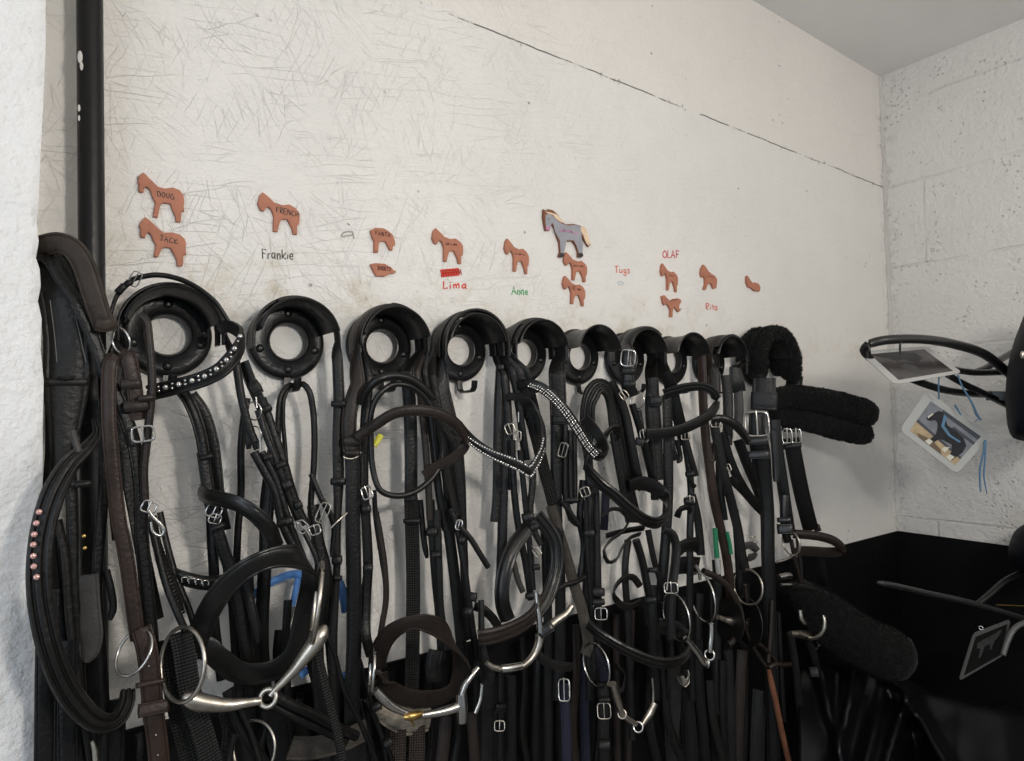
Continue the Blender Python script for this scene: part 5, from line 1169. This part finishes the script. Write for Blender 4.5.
# --- bridle 8
t, S = bridle('black bridle with slim buckled cheek straps below the second bare topped rack', 684, 380, 5)
S('headpiece', 9, "673,384,4 676,400,5 681,425,6 685,445,6.6", 'blk', tw=10)
for (w_, s, m_, tw_, *rk_) in ((7, "682,430,7 687,455,7.2 691,490,7.4 690,530,7.6 690,570,7.8 690,620,7.8 692,700,7.6", 'blk', 6), (6, "686,440,7.8 692,462,8 696,476,8", 'blk2', 10), (5, "677,440,6.6 680,460,6.6 677,461,6.6", 'blk', 0), (5, "688,470,8 692,484,8.2 695,487,8.2", 'blk', 0), (8, "692,495,8 697,515,8 700,540,8 701,555,8", 'blk', 10)):
    S('cheekpiece', w_, s, m_, tw=tw_, rk=rk_[0] if rk_ else None)
buckles(t, "685,436,8,7,7,0 690,500,8.4,8,7,0", mat='steel', minor=1.2); keepers(t, "690,474,8,9,5,10 689,501,8.2,10,7,0")
S('throatlash', 9, "677,517,7.4,.7 681,509,8.4 688,507,8.4 691,511,7.8", 'blk', wax=(.4, 1, 0))
S('noseband', 14, "676,552,7.4 684,546,8.2 694,544,8.2 700,548,7.6", 'blk', wax=(.2, 1, 0)); S('noseband', 18, "676,566,6.6 686,565,7 698,566,6.8", 'blk', wax=(.2, 1, 0))
S('rein', 5, "703,571,8.6,1.3 716,577,9.4,1.3 728,587,10 736,600,10.4 741,615,10.6 740,630,10.6 733,641,10.4 728,645,10.2", 'dkb', prof='roll')
S('rein', 10, "698,640,6 698,680,6 702,720,6 706,768,6", 'blk', tw=8)
S('rein', 8, "716,560,5 718,600,5 717,660,5 716,714,5", 'blk2', tw=4)

# --- brown rein in front of the gap
t, S = bridle('long plain brown leather rein hanging before the pale gap, thickened partway by a knot', 702, 360, 4, 'rein', 'rein', None)
S('strap', 9, "701,352,5 702,370,5 703,400,5.2 706,440,5.4 710,470,5.6 714,500,5.6 721,530,5.6 727,560,5.6 730,590,5.4 731,640,5.2", 'brn', tw=-10)
S('knot', 9, "711,444,6,.5 714,449,6.2,.8 714,456,6.2,.8 711,462,6,.5", 'brn', th=.006)

# --- bridle 9
t, S = bridle('black bridle with a wide brown crown strap and round leather bit guards', 712, 330, 5)
over(t, 8, 4.2, .04, .001, a0=-95, a1=60, tl=.012, tr=.012, mat='dkb'); over(t, 8, 6.8, .014, .0, a0=-60, a1=90, tl=0, tr=.03)
S('headpiece', 13, "714,375,5.8 714,392,6", 'dkb', tw=-6, rk=(8,4.6,10,-90,.002))
S('cheekpiece', 10, "735,368,7,1.1 737,384,7.2,1.5 738,392,7", 'blk', tw=10, rk=(8,6.4,0,90,.002))
for (w_, s, m_, tw_, *rk_) in ((10, "726,375,6 728,400,6.2 728,425,6.4 727,445,6.4", 'blk2', 10), (9, "738,388,7 739,410,7.2 738,428,7.2", 'grey', 0), (9, "714,424,7.6 719,450,7.8 725,478,8 732,505,8 738,530,8 742,555,8 746,572,8", 'blk2', 6), (9, "722,432,6.6 730,460,6.8 740,482,7 752,500,7 763,512,7", 'blk', 10), (8, "730,478,6.4 744,492,6.6 758,508,6.6", 'shiny', 0), (10, "738,440,6.4 748,466,6.6 758,490,6.6 763,505,6.6", 'blk', -8), (8, "720,450,5.6 720,490,5.6 724,520,5.6", 'blk', 0), (7, "735,510,6.6 738,550,6.6 740,590,6.4", 'blk', 0)):
    S('cheekpiece', w_, s, m_, tw=tw_, rk=rk_[0] if rk_ else None)
buckles(t, "716,424,8.4,9,6,0 727,468,8.4,7,7,20 753,540,8,8,6,0", mat='steel', minor=1.2)
S('browband', 9, "711,420,8 722,419,9.6 734,424,10.6 743,433,10.6 748,441,9.8", 'shiny', wax=(.35, 1, .1), prof='pad', th=.004)
S('noseband', 10, "742,548,8,.8 750,545,9 756,550,9.4 754,556,9.2 748,558,9", 'grey', wax=(.3, 1, 0))
for (x_, y_, r_, yw) in ((729, 620, 22, 50), (749, 622, 23, 58)):
    p_ = P(x_, y_, 8.6); r, u, nn = frame(p_); r2 = r * math.cos(R(yw)) + nn * math.sin(R(yw)); n2 = r2.cross(u).normalized(); mbd = MB(); vs = []; fs = []; N = 28; s_ = mpp(p_) * r_
    for hh in (-.0015, .0015):
        for rr_ in (1, .18):
            for k_ in range(N): vs.append(p_ + (r2 * math.cos(2 * math.pi * k_ / N) + u * math.sin(2 * math.pi * k_ / N)) * s_ * rr_ + n2 * hh)
    for k_ in range(N):
        j_ = (k_ + 1) % N
        fs += [(k_, j_, N + j_, N + k_), (2 * N + k_, 3 * N + k_, 3 * N + j_, 2 * N + j_), (k_, 2 * N + k_, 2 * N + j_, j_), (N + k_, N + j_, 3 * N + j_, 3 * N + k_)]
    mbd.add(vs, fs); mbd.build('bit_guard', 'blk2', t)
b9 = tubes(t, 'bit', ["718,617,9,2.4 724,619,9.2,2.8 731,621,9.6,4.4 736,621,9.6,5.4 738,621,9.6,3"], 'steel')
ring(b9, 'bit_ring', 748, 587, 9, 17, 2.4, yaw=38, ang=0, mat='steel')
S('cheekpiece', 4, "745,585,8 748,605,8 755,622,8", 'dkb', prof='roll')
S('rein', 4, "744,622,9 750,640,9 758,655,9 766,666,9.2", 'dkb', prof='roll'); S('rein', 4, "752,638,8.8 766,650,9 775,660,9.2 776,668,9.2", 'dkb', prof='roll')
S('rein', 10, "742,650,6 740,690,6 738,730,6 736,768,6", 'dkb', tw=8); S('rein', 9, "728,650,6.4 730,690,6.4 732,768,6.4", 'blk2', tw=10); S('rein', 8, "722,660,6 722,710,6 724,768,6", 'blk', tw=0)
S('rein', 14, "760,690,5 758,730,5 757,768,5", 'blk2', tw=5)
t, S = bridle('green and white webbing strap hanging in the gap between black cheek straps', 717, 530, 3, 'strap', 'strap', None)
S('webbing', 5, "715,528,6.6 716,545,6.6 717,558,6.6", 'grn'); S('tail', 4.6, "717,557,6.6 718,568,6.6 719,574,6.6", 'lam'); S('webbing', 3.6, "727,532,6.8 730,545,6.8 731,554,6.8", 'grn')

# --- fleece helper: fuzzy tube
def fleece(par, name, s, mat='fleece', fuzz=5000, squash=1.0, length=.006, side=P):
    pp = catmull(parse(s), False, 3.0); pts = [side(*q[:3]) for q in pp]
    mb = MB(); NS = 22; vs = []; fs = []; fr = []
    n = len(pts); W0 = None
    for i, p in enumerate(pts):
        T = (pts[min(n - 1, i + 1)] - pts[max(0, i - 1)]).normalized(); N = camdir(p)
        W = T.cross(N)
        if W0 is not None and W.dot(W0) < 0: W = -W
        W.normalize(); W0 = W; Q = T.cross(W).normalized()
        r = pp[i][3] * mpp(p)
        e = 1.0
        fr.append((p, W, Q, r, T))
        for k in range(NS):
            a = 2 * math.pi * k / NS; dirv = W * math.cos(a) + Q * math.sin(a) * squash; q = p + dirv * r
            dsp = noise.noise(q * 90) * .0035 + noise.noise(q * 230) * .002
            vs.append(q + dirv * dsp)
    for i in range(n - 1):
        for k in range(NS): fs.append((i * NS + k, i * NS + (k + 1) % NS, (i + 1) * NS + (k + 1) % NS, (i + 1) * NS + k))
    for e_, sg in ((0, -1), (n - 1, 1)):          # domed ends
        p, W, Q, r, T = fr[e_]; base = list(range(e_ * NS, e_ * NS + NS))
        for f_ in (.35, .7, .92):
            st = len(vs); rr_ = math.sqrt(1 - f_ * f_)
            for k in range(NS):
                a = 2 * math.pi * k / NS; q = p + (W * math.cos(a) + Q * math.sin(a) * squash) * r * rr_ + T * sg * r * f_ * .7
                vs.append(q + (q - p).normalized() * (noise.noise(q * 90) * .0035 + noise.noise(q * 230) * .002))
            for k in range(NS): fs.append((base[k], base[(k + 1) % NS], st + (k + 1) % NS, st + k))
            base = list(range(st, st + NS))
        vs.append(p + T * sg * r * .72)
        for k in range(NS): fs.append((base[k], base[(k + 1) % NS], len(vs) - 1))
    mb.add(vs, fs)
    # tufts
    rnd = random.Random(len(s)); fv = []; ff = []
    for _ in range(fuzz):
        i = rnd.random() * (n - 1); a = rnd.random() * 2 * math.pi; i0 = int(i); f_ = i - i0
        p = fr[i0][0].lerp(fr[min(n - 1, i0 + 1)][0], f_); W, Q = fr[i0][1], fr[i0][2]; r = fr[i0][3] + (fr[min(n - 1, i0 + 1)][3] - fr[i0][3]) * f_; T = fr[i0][4]
        dirv = W * math.cos(a) + Q * math.sin(a) * squash
        if i < .3 or i > n - 1.3: dirv = dirv * rnd.random() ** .5; p = p + T * (1 if i > 1 else -1) * r * .7 * math.sqrt(max(0, 1 - dirv.length_squared))
        q = p + dirv * r; q += dirv * (noise.noise(q * 90) * .0035)
        g = (dirv.normalized() + Vector((rnd.uniform(-.9, .9), rnd.uniform(-.9, .9), rnd.uniform(-.9, .9)))).normalized() * length * rnd.uniform(.5, 1.2)
        sd = g.cross(Vector((rnd.random(), rnd.random(), rnd.random()))).normalized() * .0009
        b_ = len(fv); fv += [q - sd, q + sd, q + g]; ff.append((b_, b_ + 1, b_ + 2))
    mb.add(fv, ff)
    return mb.build(name, mat, par, sharp=180)
t, S = bridle('black headcollar padded with fleece at crown and noseband, next to the corner', 775, 330, 5, 'headcollar', 'fleece headcollar', None)
over(t, 9, 5.0, .03, .001, a0=-88, a1=88, tl=.012, tr=.012)
c9 = RC[9]
def around(a, b, d):
    r = .073; q = R(max(-90, min(90, a))); drop = max(0, abs(a) - 90) * .001
    return Vector((c9.x + r * math.sin(q), -d * .01, c9.z + r * math.cos(q) - drop))
for dd_, a0_, a1_ in ((2.6, -112, 112), (5.0, -118, 122), (7.0, -112, 130)):
    fleece(t, 'fleece_crown', ' '.join('%g,0,%g,%g' % (a0_ + (a1_ - a0_) * k / 12, dd_, 7.2 if 0 < k < 12 else 5.8) for k in range(13)), fuzz=5500, length=.005, side=around)
S('cheekpiece', 22, "764,378,6.6 764,392,6.8 763,410,6.8", 'blk'); keepers(t, "764,401,7.6,26,18,-2", 'blk')
S('cheekpiece', 17, "795,376,6,.9 793,392,6 790,412,6 790,432,6", 'blk')
fleece(t, 'fleece_noseband', "773,400,6.5,10 785,398,7.6,11.5 805,399,9.6,12.3 830,403,12,12.6 852,409,14.2,13.2 866,414,15.6,13.8", fuzz=9000, length=.004)
fleece(t, 'fleece_noseband', "776,414,6.2,9 790,416,7.2,11 812,421,9.2,11.3 836,428,11.6,11.2 854,432,13.4,11 864,434,14.4,10.5", fuzz=7000, length=.004)
buckles(t, "757,424,9,22,24,2", minor=2.4)
S('cheekpiece', 18, "757,412,8.4,.8 757,432,8.4,.9 760,450,8.4,1.05 764,480,8.2,.85 767,510,8.2,.75 768,560,8.2,.72 770,620,8,.7 772,700,8,.7 774,768,7.8,.7", 'blk', tw=5, th=.005)
keepers(t, "757,441,8.9,22,7,3 758,455,8.9,22,8,3", 'shiny')
S('cheekpiece', 11, "774,420,7.6 777,445,7.8 782,480,7.8 787,515,7.8 790,535,7.6", 'shiny', tw=-6); S('strap_end', 9, "774,430,8.6 776,452,8.8 777,472,8.8 776,482,8.6", 'shiny', tip=True)
buckles(t, "787,436,8.4,9,14,0 796,436,8.2,9,14,0", minor=2)
S('cheekpiece', 15, "791,438,7 795,460,7 801,490,6.8 807,515,6.6 811,530,6.4", 'blk', tw=4, th=.004); keepers(t, "817,528,7,6,7,10 792,446,7.6,18,5,8")
S('cheekpiece', 10, "784,495,9,.8 784,510,9.2 785,530,9.2 788,542,9", 'shiny', th=.006, tip=False); keepers(t, "785,529,9.8,15,10,0 784,520,9.6,13,5,0", 'shiny')
ring(t, 'ring', 791, 543, 9.2, 12, 2, yaw=50, ang=10, mat='steel'); tubes(t, 'ring_loop', ["777,562,9,1.4 785,560,9.2,1.6 793,556,9.2,1.4"], 'chrome')
S('throatlash', 4, "791,540,9.4 795,560,9.4 800,580,9.4 803,599,9.4", 'dkb', prof='roll'); S('throatlash', 4, "797,535,9 800,560,9.2 803,598,9.4", 'blk2', prof='roll')
S('noseband', 9, "794,534,9 808,535,10.6 822,537,12.2 834,541,13.4 842,547,13.8,.9 844,550,13.4,.8 838,552,12.4,1.1 824,552,11.2,1.1 808,551,9.8,1.1 796,551,8.8,1.1", 'dkb', wax=(.2, 1, 0), prof='pad', th=.005)
S('cheekpiece', 10, "818,552,8 822,575,8 826,592,8", 'blk', tw=0)
tubes(t, 'steel_bar', ["779,577,9.4,2.4 786,576,9.6,3.2 790,576,9.6,3", "781,585,9.2,1.6 791,585,9.4,1.8"], 'chrome')
b10 = tubes(t, 'bit', ["790,634,10,3 798,634,10.2,4 806,635,10.4,4.4 812,634,10.4,3.4"], 'steel')
ring(b10, 'bit_ring', 808, 620, 10.4, 17, 4.4, yaw=30, mat='steel', a0=-95, a1=120); tubes(b10, 'bit_ring', ["800,610,10,2.4 801,618,10.2,2.6 805,623,10.4,2.2"], 'steel')
mbc = MB()
for k_ in range(9):
    q = P(820 + 1.4 * math.sin(k_ * 2.1) - k_ * .3, 623 + k_ * 3.2, 10); r, u, nn = frame(q, 40 * (k_ % 2)); pts_ = [q + (r * math.cos(a_ * .785) * .0032 + u * math.sin(a_ * .785) * .002) for a_ in range(8)]; poly_tube(mbc, pts_, .0007, 6)
mbc.build('curb_chain', 'steel', t)
S('rein', 7, "790,632,9.6 794,655,9.6 796,669,9.6 799,700,9.4 803,735,9.2 807,768,9", 'blk2', tw=6); S('rein', 5, "778,612,8.6 780,650,8.6 782,690,8.6 784,722,8.6", 'blk', tw=0)
S('rein', 5, "772,600,8.8 770,640,9 768,662,9", 'dkb', prof='roll'); S('rein', 7, "808,640,9 814,655,9.4 818,676,9.4", 'blk2'); keepers(t, "814,672,9.8,9,9,0", 'blk2')
S('rein', 5, "769,668,9.6,.9 776,664,10 784,665,10 790,664,9.8", 'dkb', prof='roll')
t, S = bridle('chestnut leather rein end slanting down into the dark, gathered at its top', 772, 672, 9, 'rein', 'rein', None)
S('strap', 6, "769,670,10,.7 772,685,10,.9 776,702,10 781,728,10 786,750,10 791,770,10", 'tan', th=.004)
t, S = bridle('large dusty black fleece noseband jutting above the shiny cover', 850, 630, 15, 'noseband', 'fleece noseband', None)
fleece(t, 'fleece_cover', "800,590,8,12 812,603,10,19 828,618,12.5,23 848,633,15.5,24 868,645,18.5,24 886,653,21,25 896,657,22.4,23", 'fleece2', fuzz=16000, length=.006)
S('strap', 8, "790,585,9,.8 806,588,10.5 826,595,13 846,607,16 866,620,19 878,629,21", 'blk2', wax=(.6, 1, .2), th=.005)
S('strap', 16, "792,590,7 806,596,8.5 822,604,10", 'blk', wax=(.3, 1, .2))

# --- loose dark reins low down, between the bridles
rn = random.Random(11)
t, S = bridle('bundle of plain black reins hanging low behind the bits, under the racks', 620, 620, 2, 'rein_bundle', 'reins', None)
for x in (138, 154, 222, 262, 300, 352, 384, 428, 458, 478, 522, 540, 556, 576, 598, 616, 632, 646, 662, 682, 700, 714, 728, 744):
    y0 = 533 + (893 - x) * .25 + 12; w_ = rn.uniform(6, 12); a = rn.uniform(-8, 14); d = rn.uniform(1.4, 3.4)
    S('rein', w_, "%g,%g,%g %g,%g,%g %g,%g,%g %g,768,%g" % (x, y0, d, x + a * .4, y0 * .65 + 768 * .35, d + .4, x + a * .2 + rn.uniform(-3, 3), y0 * .3 + 768 * .7, d + .3, x + a, d), rn.choice(['blk', 'blk', 'dkb', 'pim']), tw=rn.uniform(-35, 35))
# ------------------------------------------------------------------ light
sc = bpy.context.scene
w = bpy.data.worlds.new('daylight'); sc.world = w; w.use_nodes = True
bg = w.node_tree.nodes['Background']; bg.inputs[0].default_value = (0.80, 0.90, 1.0, 1); bg.inputs[1].default_value = 0.27
def area(name, loc, target, sx, sy, power, col):
    l = bpy.data.lights.new(name, 'AREA'); l.shape = 'RECTANGLE'; l.size = sx; l.size_y = sy; l.energy = power; l.color = col
    o = bpy.data.objects.new(name, l); C.objects.link(o); o.location = loc
    o.rotation_euler = (Vector(target) - Vector(loc)).to_track_quat('-Z', 'Y').to_euler(); return o
def lamp(name, loc, power, size, col):
    l = bpy.data.lights.new(name, 'POINT'); l.energy = power; l.shadow_soft_size = size; l.color = col
    o = bpy.data.objects.new(name, l); C.objects.link(o); o.location = loc
lamp('hanging_lamp', (0.42, -1.40, 1.84), 21, 0.07, (1.0, 0.935, 0.85))
lamp('added_fill', (1.45, -1.95, 2.05), 21, 0.20, (1.0, 0.935, 0.85))  # unseen second source, added as soft fill towards the corner
area('doorway_daylight', (-1.25, -1.5, 1.6), (0.3, 0, 1.35), 0.8, 1.7, 9, (0.78, 0.88, 1.0))
vs_ = sc.view_settings; vs_.view_transform = 'Standard'; vs_.look = 'None'; vs_.gamma = 1.0; vs_.use_curve_mapping = False; vs_.exposure = 0.44
